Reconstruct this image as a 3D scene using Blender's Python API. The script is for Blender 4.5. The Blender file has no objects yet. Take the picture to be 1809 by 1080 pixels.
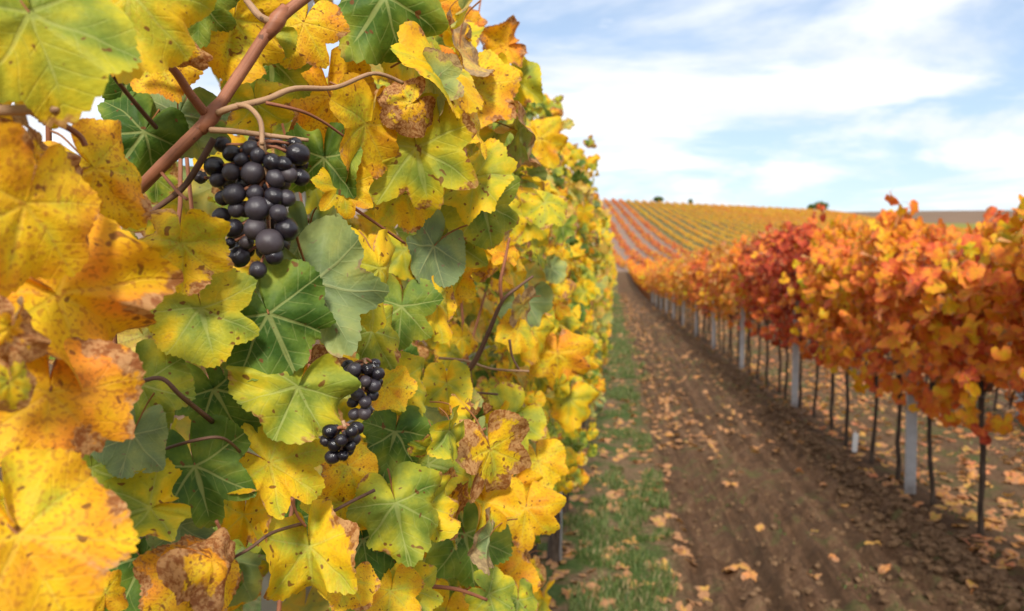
import bpy, bmesh, math, random
import numpy as np
from mathutils import Vector, Matrix, noise as mnoise

random.seed(7)
RS = np.random.RandomState(11)
R = math.radians
scene = bpy.context.scene
COL = scene.collection

# ------------------------------------------------------------------ camera
CAM_Z = 1.5
FPX = 28.0 / 36.0 * 1809.0
YAW, PITCH = R(7.3), R(-2.16)
cam_d = bpy.data.cameras.new('camera')
cam_d.lens = 28.0
cam_d.sensor_width = 36.0
cam_d.clip_start = 0.02
cam_d.clip_end = 9000
cam_d.dof.use_dof = True
cam_d.dof.focus_distance = 0.57
cam_d.dof.aperture_fstop = 10.0
cam = bpy.data.objects.new('camera', cam_d)
COL.objects.link(cam)
cam.location = (0, 0, CAM_Z)
cam.rotation_euler = (R(90) + PITCH, 0, YAW)
scene.camera = cam
CF = Vector((-math.sin(YAW) * math.cos(PITCH), math.cos(YAW) * math.cos(PITCH), math.sin(PITCH)))
CR = Vector((math.cos(YAW), math.sin(YAW), 0))
CU = CR.cross(CF)
CP = Vector((0, 0, CAM_Z))

def at(px, py, d):
    """place that is d metres away, seen at that spot of the photograph"""
    return CP + d * (CF + (px - 904.5) / FPX * CR - (py - 540) / FPX * CU)

def row_y(px, x):
    """how far along a row at x something seen at that column stands"""
    return x / math.tan(math.atan((px - 904.5) / FPX) - YAW)

def row_px(x, y):
    return 904.5 + FPX * math.tan(math.atan2(x, y) + YAW)

def proj(p):
    v = Vector(p) - CP
    d = v.dot(CF)
    if d < 1e-3:
        return (-1e6, -1e6, d)
    return (904.5 + FPX * v.dot(CR) / d, 540 - FPX * v.dot(CU) / d, d)

# ------------------------------------------------------------------ world, sun, exposure
SUN_DIR = Vector((0.06, -0.76, 0.60)).normalized()
SUN_EL = math.asin(SUN_DIR.z)
SUN_AZ = math.atan2(SUN_DIR.x, SUN_DIR.y)
world = bpy.data.worlds.new('World')
scene.world = world
world.use_nodes = True

class NT:
    """small helper to write node trees"""
    def __init__(s, tree):
        s.t = tree
        s.n = tree.nodes
        s.l = tree.links
    def new(s, typ, **kw):
        n = s.n.new(typ)
        for k, v in kw.items():
            setattr(n, k, v)
        return n
    def put(s, sock, val):
        if hasattr(val, 'is_output'):
            s.l.new(val, sock)
        elif val is not None:
            if sock.type == 'RGBA' and len(val) == 3:
                val = (*val, 1)
            sock.default_value = val
    def m(s, op, a, b=None, c=None, clamp=False):
        n = s.new('ShaderNodeMath', operation=op, use_clamp=clamp)
        s.put(n.inputs[0], a)
        if b is not None: s.put(n.inputs[1], b)
        if c is not None: s.put(n.inputs[2], c)
        return n.outputs[0]
    def vm(s, op, a, b=None):
        n = s.new('ShaderNodeVectorMath', operation=op)
        s.put(n.inputs[0], a)
        if b is not None: s.put(n.inputs[1], b)
        return n.outputs[0]
    def step(s, x, lo, hi, a=0.0, b=1.0):
        n = s.new('ShaderNodeMapRange', interpolation_type='SMOOTHSTEP')
        s.put(n.inputs[0], x); s.put(n.inputs[1], lo); s.put(n.inputs[2], hi)
        s.put(n.inputs[3], a); s.put(n.inputs[4], b)
        return n.outputs[0]
    def mix(s, f, a, b, mode='MIX'):
        n = s.new('ShaderNodeMix', data_type='RGBA', blend_type=mode)
        s.put(n.inputs[0], f); s.put(n.inputs[6], a); s.put(n.inputs[7], b)
        return n.outputs[2]
    def noise(s, vec, scale, detail=3.0, rough=0.55, dist=0.0, dim='3D', w=None):
        n = s.new('ShaderNodeTexNoise', noise_dimensions=dim)
        s.put(n.inputs['Vector'], vec)
        if w is not None: s.put(n.inputs['W'], w)
        n.inputs['Scale'].default_value = scale
        n.inputs['Detail'].default_value = detail
        n.inputs['Roughness'].default_value = rough
        n.inputs['Distortion'].default_value = dist
        return n.outputs[0]
    def sep(s, v):
        n = s.new('ShaderNodeSeparateXYZ'); s.put(n.inputs[0], v)
        return n.outputs[0], n.outputs[1], n.outputs[2]
    def com(s, x, y, z):
        n = s.new('ShaderNodeCombineXYZ')
        s.put(n.inputs[0], x); s.put(n.inputs[1], y); s.put(n.inputs[2], z)
        return n.outputs[0]
    def attr(s, name, typ='GEOMETRY'):
        return s.new('ShaderNodeAttribute', attribute_name=name, attribute_type=typ)
    def ramp(s, f, stops, interp='LINEAR'):
        n = s.new('ShaderNodeValToRGB')
        n.color_ramp.interpolation = interp
        e = n.color_ramp.elements
        while len(e) < len(stops): e.new(0.5)
        for i, (p, c) in enumerate(stops):
            e[i].position = p
            e[i].color = (*c, 1) if len(c) == 3 else c
        s.put(n.inputs[0], f)
        return n.outputs[0]

def build_world():
    world.node_tree.nodes.clear()
    w = NT(world.node_tree)
    sky = w.new('ShaderNodeTexSky', sky_type='NISHITA')
    sky.sun_disc = False
    sky.sun_elevation = SUN_EL
    sky.sun_rotation = SUN_AZ
    sky.altitude = 200
    sky.air_density = 1.0
    sky.dust_density = 1.6
    sky.ozone_density = 1.0
    d = w.new('ShaderNodeTexCoord').outputs['Generated']
    x, y, z = w.sep(d)
    zc = w.m('ADD', w.m('MAXIMUM', z, 0.0), 0.10)
    px, py = w.m('DIVIDE', x, zc), w.m('DIVIDE', y, zc)
    # high streaky sheet
    p1 = w.com(w.m('MULTIPLY', w.m('ADD', px, 3.1), 0.8), w.m('MULTIPLY', py, 1.0), 2.3)
    n1 = w.noise(p1, 0.75, 7, 0.56, 0.35)
    cover = w.step(z, 0.12, 0.34, 0.0, 0.21)
    sheet = w.step(w.m('ADD', n1, cover), 0.50, 0.66)
    # low puffs towards the horizon, in direction space so that they stay as tall as they are wide
    p2 = w.com(w.m('MULTIPLY', x, 1.0), w.m('MULTIPLY', y, 1.0), w.m('MULTIPLY', z, 2.6))
    n2 = w.noise(w.vm('ADD', p2, (4.2, 1.7, 0.6)), 5.2, 6, 0.55, 0.2)
    low = w.step(z, 0.06, 0.22, 0.13, -0.02)
    puff = w.step(w.m('ADD', n2, low), 0.53, 0.70, 0.0, 0.92)
    mask = w.m('MAXIMUM', sheet, puff)
    n3 = w.noise(w.com(px, py, 5.0), 1.6, 5, 0.55)
    ccol = w.mix(w.step(n3, 0.35, 0.7), (5.9, 6.15, 6.6), (7.7, 7.65, 7.6))
    skyc = w.mix(0.34, sky.outputs[0], (4.6, 5.6, 7.0))
    c = w.mix(mask, skyc, ccol)
    bg = w.new('ShaderNodeBackground')
    bg.inputs['Strength'].default_value = 0.1
    w.put(bg.inputs['Color'], c)
    o = w.new('ShaderNodeOutputWorld')
    w.l.new(bg.outputs[0], o.inputs[0])
build_world()

sun_d = bpy.data.lights.new('sun', 'SUN')
sun_d.energy = 3.0
sun_d.angle = R(9)
sun_d.color = (1.0, 0.95, 0.87)
sun = bpy.data.objects.new('sun', sun_d)
COL.objects.link(sun)
sun.rotation_euler = (-SUN_DIR).to_track_quat('-Z', 'Y').to_euler()
sun.location = SUN_DIR * 50

vs = scene.view_settings
vs.view_transform = 'Standard'
vs.look = 'None'
vs.gamma = 1.0
vs.use_curve_mapping = False
vs.exposure = 0.74
scene.cycles.max_bounces = 5
scene.cycles.diffuse_bounces = 3
scene.cycles.transmission_bounces = 3

# ------------------------------------------------------------------ helpers
def tag(o, label=None, cat=None, group=None, kind=None):
    if label: o['label'] = label
    if cat: o['category'] = cat
    if group: o['group'] = group
    if kind: o['kind'] = kind
    return o

def empty(name, loc):
    o = bpy.data.objects.new(name, None)
    o.empty_display_size = 0.1
    o.location = loc
    COL.objects.link(o)
    return o

def link(name, me, parent=None, mat=None):
    o = bpy.data.objects.new(name, me)
    COL.objects.link(o)
    if parent is not None: o.parent = parent
    if mat is not None and not me.materials: me.materials.append(mat)
    return o

def np_mesh(name, verts, faces_flat, loop_tot, smooth=True):
    """mesh from numpy: verts (n,3), faces_flat loop vertex ids, loop_tot ids per face"""
    me = bpy.data.meshes.new(name)
    verts = np.asarray(verts, np.float32)
    faces_flat = np.asarray(faces_flat, np.int32)
    loop_tot = np.asarray(loop_tot, np.int32)
    me.vertices.add(len(verts)); me.vertices.foreach_set('co', verts.ravel())
    me.loops.add(len(faces_flat)); me.loops.foreach_set('vertex_index', faces_flat)
    me.polygons.add(len(loop_tot))
    st = np.concatenate([[0], np.cumsum(loop_tot)[:-1]]).astype(np.int32)
    me.polygons.foreach_set('loop_start', st)
    me.polygons.foreach_set('loop_total', loop_tot)
    me.polygons.foreach_set('use_smooth', np.full(len(loop_tot), smooth, bool))
    me.update(calc_edges=True)
    return me

def add_vec(me, name, data):
    a = me.attributes.new(name, 'FLOAT_VECTOR', 'POINT')
    a.data.foreach_set('vector', np.asarray(data, np.float32).ravel())

class Geo:
    """collects pieces into one mesh"""
    def __init__(s):
        s.v = []; s.f = []; s.t = []; s.n = 0; s.a = {}
    def add(s, v, f, t, **attrs):
        s.v.append(np.asarray(v, float)); s.f.append(np.asarray(f, int) + s.n); s.t.append(np.asarray(t, int))
        s.n += len(v)
        for k, d in attrs.items(): s.a.setdefault(k, []).append(np.asarray(d, float))
    def mesh(s, name, mat=None, smooth=True):
        me = np_mesh(name, np.concatenate(s.v), np.concatenate(s.f), np.concatenate(s.t), smooth)
        for k, d in s.a.items(): add_vec(me, k, np.concatenate(d))
        if mat: me.materials.append(mat)
        return me

def tube(path, radii, ns=8, cap=True):
    """closed tapered tube along a list of points -> verts, faces, totals"""
    P = [Vector(p) for p in path]
    n = len(P)
    V = []; F = []; T = []
    up = None
    for i in range(n):
        d = (P[min(i + 1, n - 1)] - P[max(i - 1, 0)]).normalized()
        if up is None:
            a = Vector((0, 0, 1)) if abs(d.z) < 0.8 else Vector((1, 0, 0))
            up = (a - d * a.dot(d)).normalized()
        else:
            up = (up - d * up.dot(d)).normalized()
        s = d.cross(up)
        for k in range(ns):
            t = 2 * math.pi * k / ns
            V.append(P[i] + float(radii[i]) * (math.cos(t) * up + math.sin(t) * s))
    for i in range(n - 1):
        for k in range(ns):
            k2 = (k + 1) % ns
            F += [i * ns + k, i * ns + k2, (i + 1) * ns + k2, (i + 1) * ns + k]; T.append(4)
    if cap:
        F += [k for k in range(ns)][::-1]; T.append(ns)
        F += [(n - 1) * ns + k for k in range(ns)]; T.append(ns)
    return np.array([tuple(v) for v in V]), F, T

def spline(pts, k=6):
    """Catmull-Rom through points"""
    P = [Vector(p) for p in pts]
    out = []
    for i in range(len(P) - 1):
        p0 = P[max(i - 1, 0)]; p1 = P[i]; p2 = P[i + 1]; p3 = P[min(i + 2, len(P) - 1)]
        for j in range(k):
            t = j / k
            out.append(0.5 * ((2 * p1) + (p2 - p0) * t + (2 * p0 - 5 * p1 + 4 * p2 - p3) * t * t + (3 * p1 - p0 - 3 * p2 + p3) * t ** 3))
    out.append(P[-1])
    return out

def vnoise(x, y, seed=0):
    """value noise on numpy arrays, 0..1"""
    xi = np.floor(x).astype(np.int64); yi = np.floor(y).astype(np.int64)
    fx = x - xi; fy = y - yi
    fx = fx * fx * (3 - 2 * fx); fy = fy * fy * (3 - 2 * fy)
    def h(a, b):
        k = (a * 374761393 + b * 668265263 + seed * 974711) & 0x7fffffff
        k = ((k ^ (k >> 13)) * 1274126177) & 0x7fffffff
        return ((k ^ (k >> 16)) & 0xffff) / 65535.0
    return (h(xi, yi) * (1 - fx) + h(xi + 1, yi) * fx) * (1 - fy) + (h(xi, yi + 1) * (1 - fx) + h(xi + 1, yi + 1) * fx) * fy

def fbm(x, y, seed=0, oct=4):
    s = 0; a = 0.5; t = 0
    for i in range(oct):
        s = s + a * vnoise(x * 2 ** i, y * 2 ** i, seed + i * 17); t += a; a *= 0.5
    return s / t

def sst(x, a, b):
    t = np.clip((x - a) / (b - a), 0, 1)
    return t * t * (3 - 2 * t)

# ------------------------------------------------------------------ materials
def material(name):
    m = bpy.data.materials.new(name)
    m.use_nodes = True
    m.node_tree.nodes.clear()
    return m, NT(m.node_tree)

def finish(t, shader, disp=None):
    o = t.new('ShaderNodeOutputMaterial')
    t.l.new(shader, o.inputs[0])

def principled(t, color, rough=0.6, spec=0.4, normal=None, metal=0.0):
    p = t.new('ShaderNodeBsdfPrincipled')
    t.put(p.inputs['Base Color'], color)
    t.put(p.inputs['Roughness'], rough)
    t.put(p.inputs['Specular IOR Level'], spec)
    t.put(p.inputs['Metallic'], metal)
    if normal is not None: t.put(p.inputs['Normal'], normal)
    return p.outputs[0]

def bump(t, h, strength=0.4, dist=0.01):
    n = t.new('ShaderNodeBump')
    n.inputs['Strength'].default_value = strength
    n.inputs['Distance'].default_value = dist
    t.put(n.inputs['Height'], h)
    return n.outputs[0]

# tone scale: 0 deep green .. 0.5 lime .. 0.75 yellow .. 1 gold orange .. 1.5 red orange .. 2 crimson
TONES = [(0.0, (0.045, 0.105, 0.012)), (0.10, (0.12, 0.20, 0.022)), (0.19, (0.26, 0.31, 0.034)), (0.28, (0.50, 0.46, 0.026)),
         (0.37, (0.82, 0.54, 0.014)), (0.47, (0.78, 0.38, 0.012)), (0.56, (0.84, 0.29, 0.028)), (0.67, (0.80, 0.185, 0.04)),
         (0.80, (0.56, 0.06, 0.03)), (1.0, (0.20, 0.012, 0.014))]

def leaf_material(veins=True, name='vine_leaf', dull=None):
    m, t = material(name)
    lp = t.attr('lp').outputs['Vector']
    ld = t.attr('ld').outputs['Vector']
    u, v, e = t.sep(lp)
    tone, dry, rnd = t.sep(ld)
    tone = t.m('ADD', tone, t.attr('hue', 'OBJECT').outputs['Fac'])
    dry = t.m('ADD', dry, t.attr('dry', 'OBJECT').outputs['Fac'])
    rnd = t.m('ADD', rnd, t.attr('rnd', 'OBJECT').outputs['Fac'])
    p = t.com(u, v, t.m('MULTIPLY', rnd, 53.0))
    n1 = t.noise(p, 2.6, 1, 0.5)
    n2 = t.noise(p, 7.5, 3, 0.62)
    if veins:
        a = t.m('ABSOLUTE', u)
        # wobble so that veins are not ruler-straight
        wob = t.m('MULTIPLY', t.m('SUBTRACT', n1, 0.5), 0.22)
        vein = None; near = None
        for ang, wd in ((0, 0.016), (48, 0.013), (103, 0.011)):
            s, c = math.sin(R(ang)), math.cos(R(ang))
            al = t.m('ADD', t.m('MULTIPLY', a, s), t.m('MULTIPLY', v, c))
            pe = t.m('ABSOLUTE', t.m('ADD', t.m('SUBTRACT', t.m('MULTIPLY', a, c), t.m('MULTIPLY', v, s)), t.m('MULTIPLY', wob, 0.35)))
            pos = t.m('GREATER_THAN', al, -0.005)
            w = t.m('MAXIMUM', t.m('MULTIPLY', t.m('SUBTRACT', 0.75, al), wd * 1.4), 0.003)
            main = t.m('MULTIPLY', t.step(t.m('DIVIDE', pe, w), 0.55, 1.5, 1.0, 0.0), pos)
            fr = t.m('FRACT', t.m('MULTIPLY', t.m('ADD', t.m('SUBTRACT', al, t.m('MULTIPLY', pe, 0.85)), wob), 9.0))
            lat = t.step(t.m('ABSOLUTE', t.m('SUBTRACT', fr, 0.5)), 0.02, 0.09, 0.38, 0.0)
            sect = t.m('MULTIPLY', t.m('LESS_THAN', pe, t.m('MULTIPLY', al, 0.46)), pos)
            lat = t.m('MULTIPLY', lat, sect)
            k = t.m('MAXIMUM', main, lat)
            nr = t.m('MULTIPLY', t.step(pe, 0.0, 0.09, 1.0, 0.0), pos)
            vein = k if vein is None else t.m('MAXIMUM', vein, k)
            near = nr if near is None else t.m('MAXIMUM', near, nr)
        n4 = t.noise(p, 34.0, 1, 0.5)
        tn = t.m('ADD', tone, t.m('MULTIPLY', t.m('SUBTRACT', n1, 0.5), 0.85))
        tn = t.m('ADD', tn, t.m('MULTIPLY', t.m('SUBTRACT', n2, 0.5), 0.34))
        tn = t.m('SUBTRACT', tn, t.m('MULTIPLY', near, 0.10))
        tn = t.m('ADD', tn, t.m('MULTIPLY', t.step(e, 0.5, 1.0), 0.09))
    else:
        tn = t.m('ADD', tone, t.m('MULTIPLY', t.m('SUBTRACT', n1, 0.5), 0.35))
    c = t.ramp(t.m('MULTIPLY', tn, 0.5, clamp=True), TONES)
    if veins:
        fine = t.m('ADD', 0.86, t.m('MULTIPLY', n4, 0.28))
        c = t.mix(1.0, c, t.com(fine, fine, fine), 'MULTIPLY')
        vc = t.mix(t.step(tone, 0.75, 1.0), (0.50, 0.52, 0.18), (0.36, 0.15, 0.04))
        c = t.mix(t.m('MULTIPLY', vein, t.step(tone, 0.25, 0.75, 0.40, 0.15)), c, vc)
        # spots of rot, larger freckles on drier leaves
        n3 = t.noise(p, 13.0, 1, 0.5)
        sp = t.step(n3, t.m('SUBTRACT', 0.70, t.m('MULTIPLY', dry, 0.12)), t.m('SUBTRACT', 0.745, t.m('MULTIPLY', dry, 0.10)))
        c = t.mix(t.m('MULTIPLY', sp, 0.85), c, (0.17, 0.055, 0.015))
        fk = t.step(n4, 0.50, 0.66)
        c = t.mix(t.m('MULTIPLY', fk, t.m('MULTIPLY', t.step(tone, 0.50, 0.92), 0.62)), c, (0.40, 0.13, 0.02))
    # dry margin creeping in
    em = t.m('ADD', t.m('ADD', e, t.m('MULTIPLY', t.m('SUBTRACT', n2, 0.5), 1.0)), t.m('MULTIPLY', t.m('SUBTRACT', n1, 0.5), 1.0))
    thr = t.m('SUBTRACT', 1.16, t.m('MULTIPLY', dry, 0.95))
    dm = t.m('MULTIPLY', t.step(em, thr, t.m('ADD', thr, 0.14)), t.step(dry, 0.0, 0.12))
    nd = t.noise(p, 19.0, 3, 0.65)
    brown = t.mix(t.step(nd, 0.40, 0.60), (0.25, 0.085, 0.026), (0.52, 0.28, 0.115))
    c = t.mix(t.m('MULTIPLY', dm, 0.93), c, brown)
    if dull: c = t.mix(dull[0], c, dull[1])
    # leaf stalk
    c = t.mix(t.m('LESS_THAN', e, -0.5), c, (0.36, 0.15, 0.055))
    # paler, duller lower face of the blade
    back = t.new('ShaderNodeNewGeometry').outputs['Backfacing']
    under = t.mix(0.38, c, (0.36, 0.40, 0.24))
    cc = t.mix(back, c, under)
    if veins:
        h = t.m('ADD', t.m('MULTIPLY', vein, -0.5), t.m('MULTIPLY', n4, 0.45))
        nm = bump(t, h, 0.35, 0.0022)
    else:
        nm = None
    sh = principled(t, cc, t.m('ADD', 0.50, t.m('MULTIPLY', n2, 0.2)), 0.26, nm)
    tr = t.new('ShaderNodeBsdfTranslucent')
    t.put(tr.inputs['Color'], t.mix(1.0, c, (1.0, 0.92, 0.55), 'MULTIPLY'))
    ms = t.new('ShaderNodeMixShader')
    ms.inputs[0].default_value = 0.36
    t.l.new(sh, ms.inputs[1]); t.l.new(tr.outputs[0], ms.inputs[2])
    finish(t, ms.outputs[0])
    return m
LEAF = leaf_material(True)
LEAFP = leaf_material(False, 'hill_vine_leaf_hazed', (0.42, (0.20, 0.115, 0.045)))  # muted towards brown: the haze over the hill is put into the leaf colour
LEAFF = leaf_material(True, 'fallen_vine_leaf', (0.50, (0.56, 0.30, 0.165)))
LEAFT = leaf_material(False, 'tree_leaf')

def bark_material():
    m, t = material('vine_bark')
    p = t.new('ShaderNodeTexCoord').outputs['Object']
    q = t.vm('MULTIPLY', p, (60, 60, 9))
    n = t.noise(q, 1.0, 5, 0.65)
    n2 = t.noise(p, 6, 3, 0.5)
    c = t.ramp(n, [(0.3, (0.022, 0.015, 0.011)), (0.55, (0.075, 0.052, 0.038)), (0.75, (0.17, 0.125, 0.09))])
    c = t.mix(t.step(n2, 0.5, 0.7, 0, 0.4), c, (0.11, 0.10, 0.075))
    finish(t, principled(t, c, 0.9, 0.2, bump(t, n, 0.8, 0.006)))
    return m
BARK = bark_material()

def cane_material(name, c0, c1, c2):
    m, t = material(name)
    p = t.new('ShaderNodeTexCoord').outputs['Object']
    g = t.attr('cp').outputs['Vector']          # x along, y round
    along, rnd_, _ = t.sep(g)
    st = t.noise(t.com(t.m('MULTIPLY', along, 6.0), t.m('MULTIPLY', rnd_, 26.0), 0.0), 1.0, 4, 0.6)
    n = t.noise(p, 38.0, 4, 0.6)
    c = t.ramp(t.m('ADD', t.m('MULTIPLY', st, 0.6), t.m('MULTIPLY', n, 0.4)), [(0.32, c0), (0.52, c1), (0.72, c2)])
    c = t.mix(t.step(t.noise(p, 160, 2, 0.5), 0.66, 0.74, 0, 0.7), c, (0.05, 0.022, 0.014))
    finish(t, principled(t, c, 0.55, 0.4, bump(t, st, 0.4, 0.0015)))
    return m
CANE = cane_material('ripe_cane', (0.13, 0.045, 0.020), (0.29, 0.105, 0.048), (0.43, 0.19, 0.10))
CANE_PALE = cane_material('pale_cane', (0.20, 0.105, 0.05), (0.38, 0.22, 0.115), (0.52, 0.35, 0.21))
CANE_DARK = cane_material('dark_cane', (0.055, 0.028, 0.018), (0.13, 0.062, 0.036), (0.25, 0.13, 0.075))

def grape_material():
    m, t = material('grape_skin')
    p = t.new('ShaderNodeTexCoord').outputs['Object']
    r = t.new('ShaderNodeObjectInfo').outputs['Random']
    q = t.vm('ADD', p, t.com(t.m('MULTIPLY', r, 9.0), t.m('MULTIPLY', r, 5.0), 0.0))
    n = t.noise(q, 130, 4, 0.6)
    n2 = t.noise(q, 520, 3, 0.6)
    base = t.mix(r, (0.005, 0.004, 0.007), (0.014, 0.006, 0.010))
    bloom = t.mix(r, (0.036, 0.044, 0.064), (0.058, 0.046, 0.052))
    k = t.m('MULTIPLY', t.step(t.m('ADD', n, t.m('MULTIPLY', t.m('SUBTRACT', r, 0.5), 0.35)), 0.40, 0.66), 0.80)
    c = t.mix(k, base, bloom)
    c = t.mix(t.step(n2, 0.66, 0.72, 0, 0.6), c, (0.012, 0.008, 0.010))
    rough = t.m('ADD', 0.17, t.m('MULTIPLY', k, 0.36))
    finish(t, principled(t, c, rough, 0.5, bump(t, n2, 0.22, 0.0006)))
    return m
GRAPE = grape_material()

def post_material():
    m, t = material('weathered_galvanised_steel')
    p = t.new('ShaderNodeTexCoord').outputs['Object']
    n = t.noise(p, 14, 5, 0.6)
    n2 = t.noise(t.vm('MULTIPLY', p, (40, 40, 3)), 1.0, 4, 0.6)
    c = t.ramp(n, [(0.3, (0.33, 0.34, 0.36)), (0.7, (0.48, 0.485, 0.50))])
    c = t.mix(t.step(n2, 0.56, 0.7, 0, 0.35), c, (0.20, 0.17, 0.14))
    x, y, z = t.sep(p)
    dirt = t.m('MULTIPLY', t.step(t.m('ADD', z, t.m('MULTIPLY', n, 0.25)), 0.10, 0.38, 1.0, 0.0), 0.6)
    c = t.mix(dirt, c, (0.14, 0.095, 0.062))
    finish(t, principled(t, c, 0.55, 0.4, bump(t, n, 0.1, 0.004), 0.25))
    return m
POST = post_material()

def plain(name, col, rough=0.6, nscale=20, var=0.25, metal=0.0):
    m, t = material(name)
    p = t.new('ShaderNodeTexCoord').outputs['Object']
    n = t.noise(p, nscale, 4, 0.6)
    lo = tuple(c * (1 - var) for c in col); hi = tuple(min(1, c * (1 + var)) for c in col)
    finish(t, principled(t, t.mix(n, lo, hi), rough, 0.35, bump(t, n, 0.2, 0.003), metal))
    return m
WIRE = plain('trellis_wire_steel', (0.22, 0.215, 0.21), 0.45, 60, 0.3, 0.7)
WHITE = plain('white_plastic', (0.78, 0.78, 0.77), 0.45, 30, 0.06)
BLACK = plain('black_rubber_tie', (0.02, 0.02, 0.022), 0.6, 40, 0.3)

def grass_material():
    m, t = material('grass_blade')
    g = t.attr('gd').outputs['Vector']
    tone, hgt, _ = t.sep(g)
    c = t.ramp(tone, [(0.0, (0.045, 0.085, 0.018)), (0.45, (0.10, 0.155, 0.035)), (0.72, (0.19, 0.22, 0.07)), (0.92, (0.34, 0.26, 0.11)), (1.0, (0.42, 0.32, 0.17))])
    s = principled(t, c, 0.55, 0.3)
    tr = t.new('ShaderNodeBsdfTranslucent'); t.put(tr.inputs['Color'], c)
    ms = t.new('ShaderNodeMixShader'); ms.inputs[0].default_value = 0.3
    t.l.new(s, ms.inputs[1]); t.l.new(tr.outputs[0], ms.inputs[2])
    finish(t, ms.outputs[0])
    return m
GRASS = grass_material()

# ------------------------------------------------------------------ terrain
ROW_L, ROW_R1, ROW_R2, ROW_R3 = -0.31, 2.0, 4.15, 6.3
BLOCK_END = 104.0

def terrain(x, y):
    x = np.asarray(x, float); y = np.asarray(y, float)
    yy = np.maximum(y - 40, 0)
    k = 0.00046
    a = np.minimum(yy, 160.0)
    h = k * a * a
    b = np.clip(yy - 160, 0, 150)
    h = h + 2 * k * 160 * b
    c = np.maximum(yy - 310, 0)
    h = h + np.where(c < 40, 2 * k * 160 * (c - c * c / 56.0), 2 * k * 160 * (40 - 1600 / 56.0) - 0.063 * (c - 40))
    fac = 1 - 0.00195 * np.clip(x, 0, 400) - 0.55 * sst(x, 86, 150)
    w = sst(y, 90, 240)
    h = h * (1 - w + w * np.maximum(fac, 0.05))
    far = 12 * sst(y, 120, 360) + 40.5 * sst(y, 340, 690)
    far = far * sst(x, -60, 60)
    z = np.where(y > 120, np.maximum(h, far), h)
    z = z + 0.9 * (fbm(x / 60 + 9, y / 60, 5, 3) - 0.5) * sst(y, 130, 220)
    return z

def relief(x, y):
    """small relief of the worked soil around the track"""
    d = 0.02 * (fbm(x * 1.3, y * 0.5, 3, 3) - 0.5)
    trk = sst(x, 0.26, 0.42) * (1 - sst(x, 1.62, 1.78))
    wob = 0.05 * (vnoise(y * 0.35, y * 0 + 1.5, 8) - 0.5) + 0.025 * (vnoise(y * 1.7, y * 0 + 4.5, 9) - 0.5)
    fur = np.sin((x + wob) * 2 * math.pi / 0.155)
    d = d - 0.028 * trk + trk * 0.026 * fur * (0.2 + 1.3 * vnoise(x * 4, y * 0.8, 21))
    # wheel marks, two shallow troughs
    d = d - 0.022 * trk * (np.exp(-((x + wob - 0.52) / 0.13) ** 2) + np.exp(-((x + wob - 1.42) / 0.14) ** 2))
    # crumbly ridge thrown up beside the right-hand row
    d = d + 0.055 * np.exp(-((x + 2 * wob - 1.72) / 0.11) ** 2) * (0.35 + 1.1 * vnoise(x * 2, y * 1.6, 31))
    d = d + 0.06 * np.exp(-((x - 2.02) / 0.22) ** 2) * (0.6 + 0.6 * vnoise(x * 2, y * 1.3, 37))
    clod = fbm(x * 11, y * 7, 41, 3)
    d = d + (trk * 0.045 + 0.014) * np.maximum(clod - 0.48, 0) * 2.4
    d = d + (0.018 * np.exp(-((x - 1.7) / 0.3) ** 2)) * (fbm(x * 16, y * 12, 45, 2) - 0.4)
    d = d + 0.012 * (fbm(x * 5, y * 5, 51, 3) - 0.5)
    return d * sst(-np.abs(x - 1.0), -9, -5) * (1 - sst(y, 60, 100))

def ground_z(x, y):
    return float(terrain(x, y) + relief(np.asarray(float(x)), np.asarray(float(y))))

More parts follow.
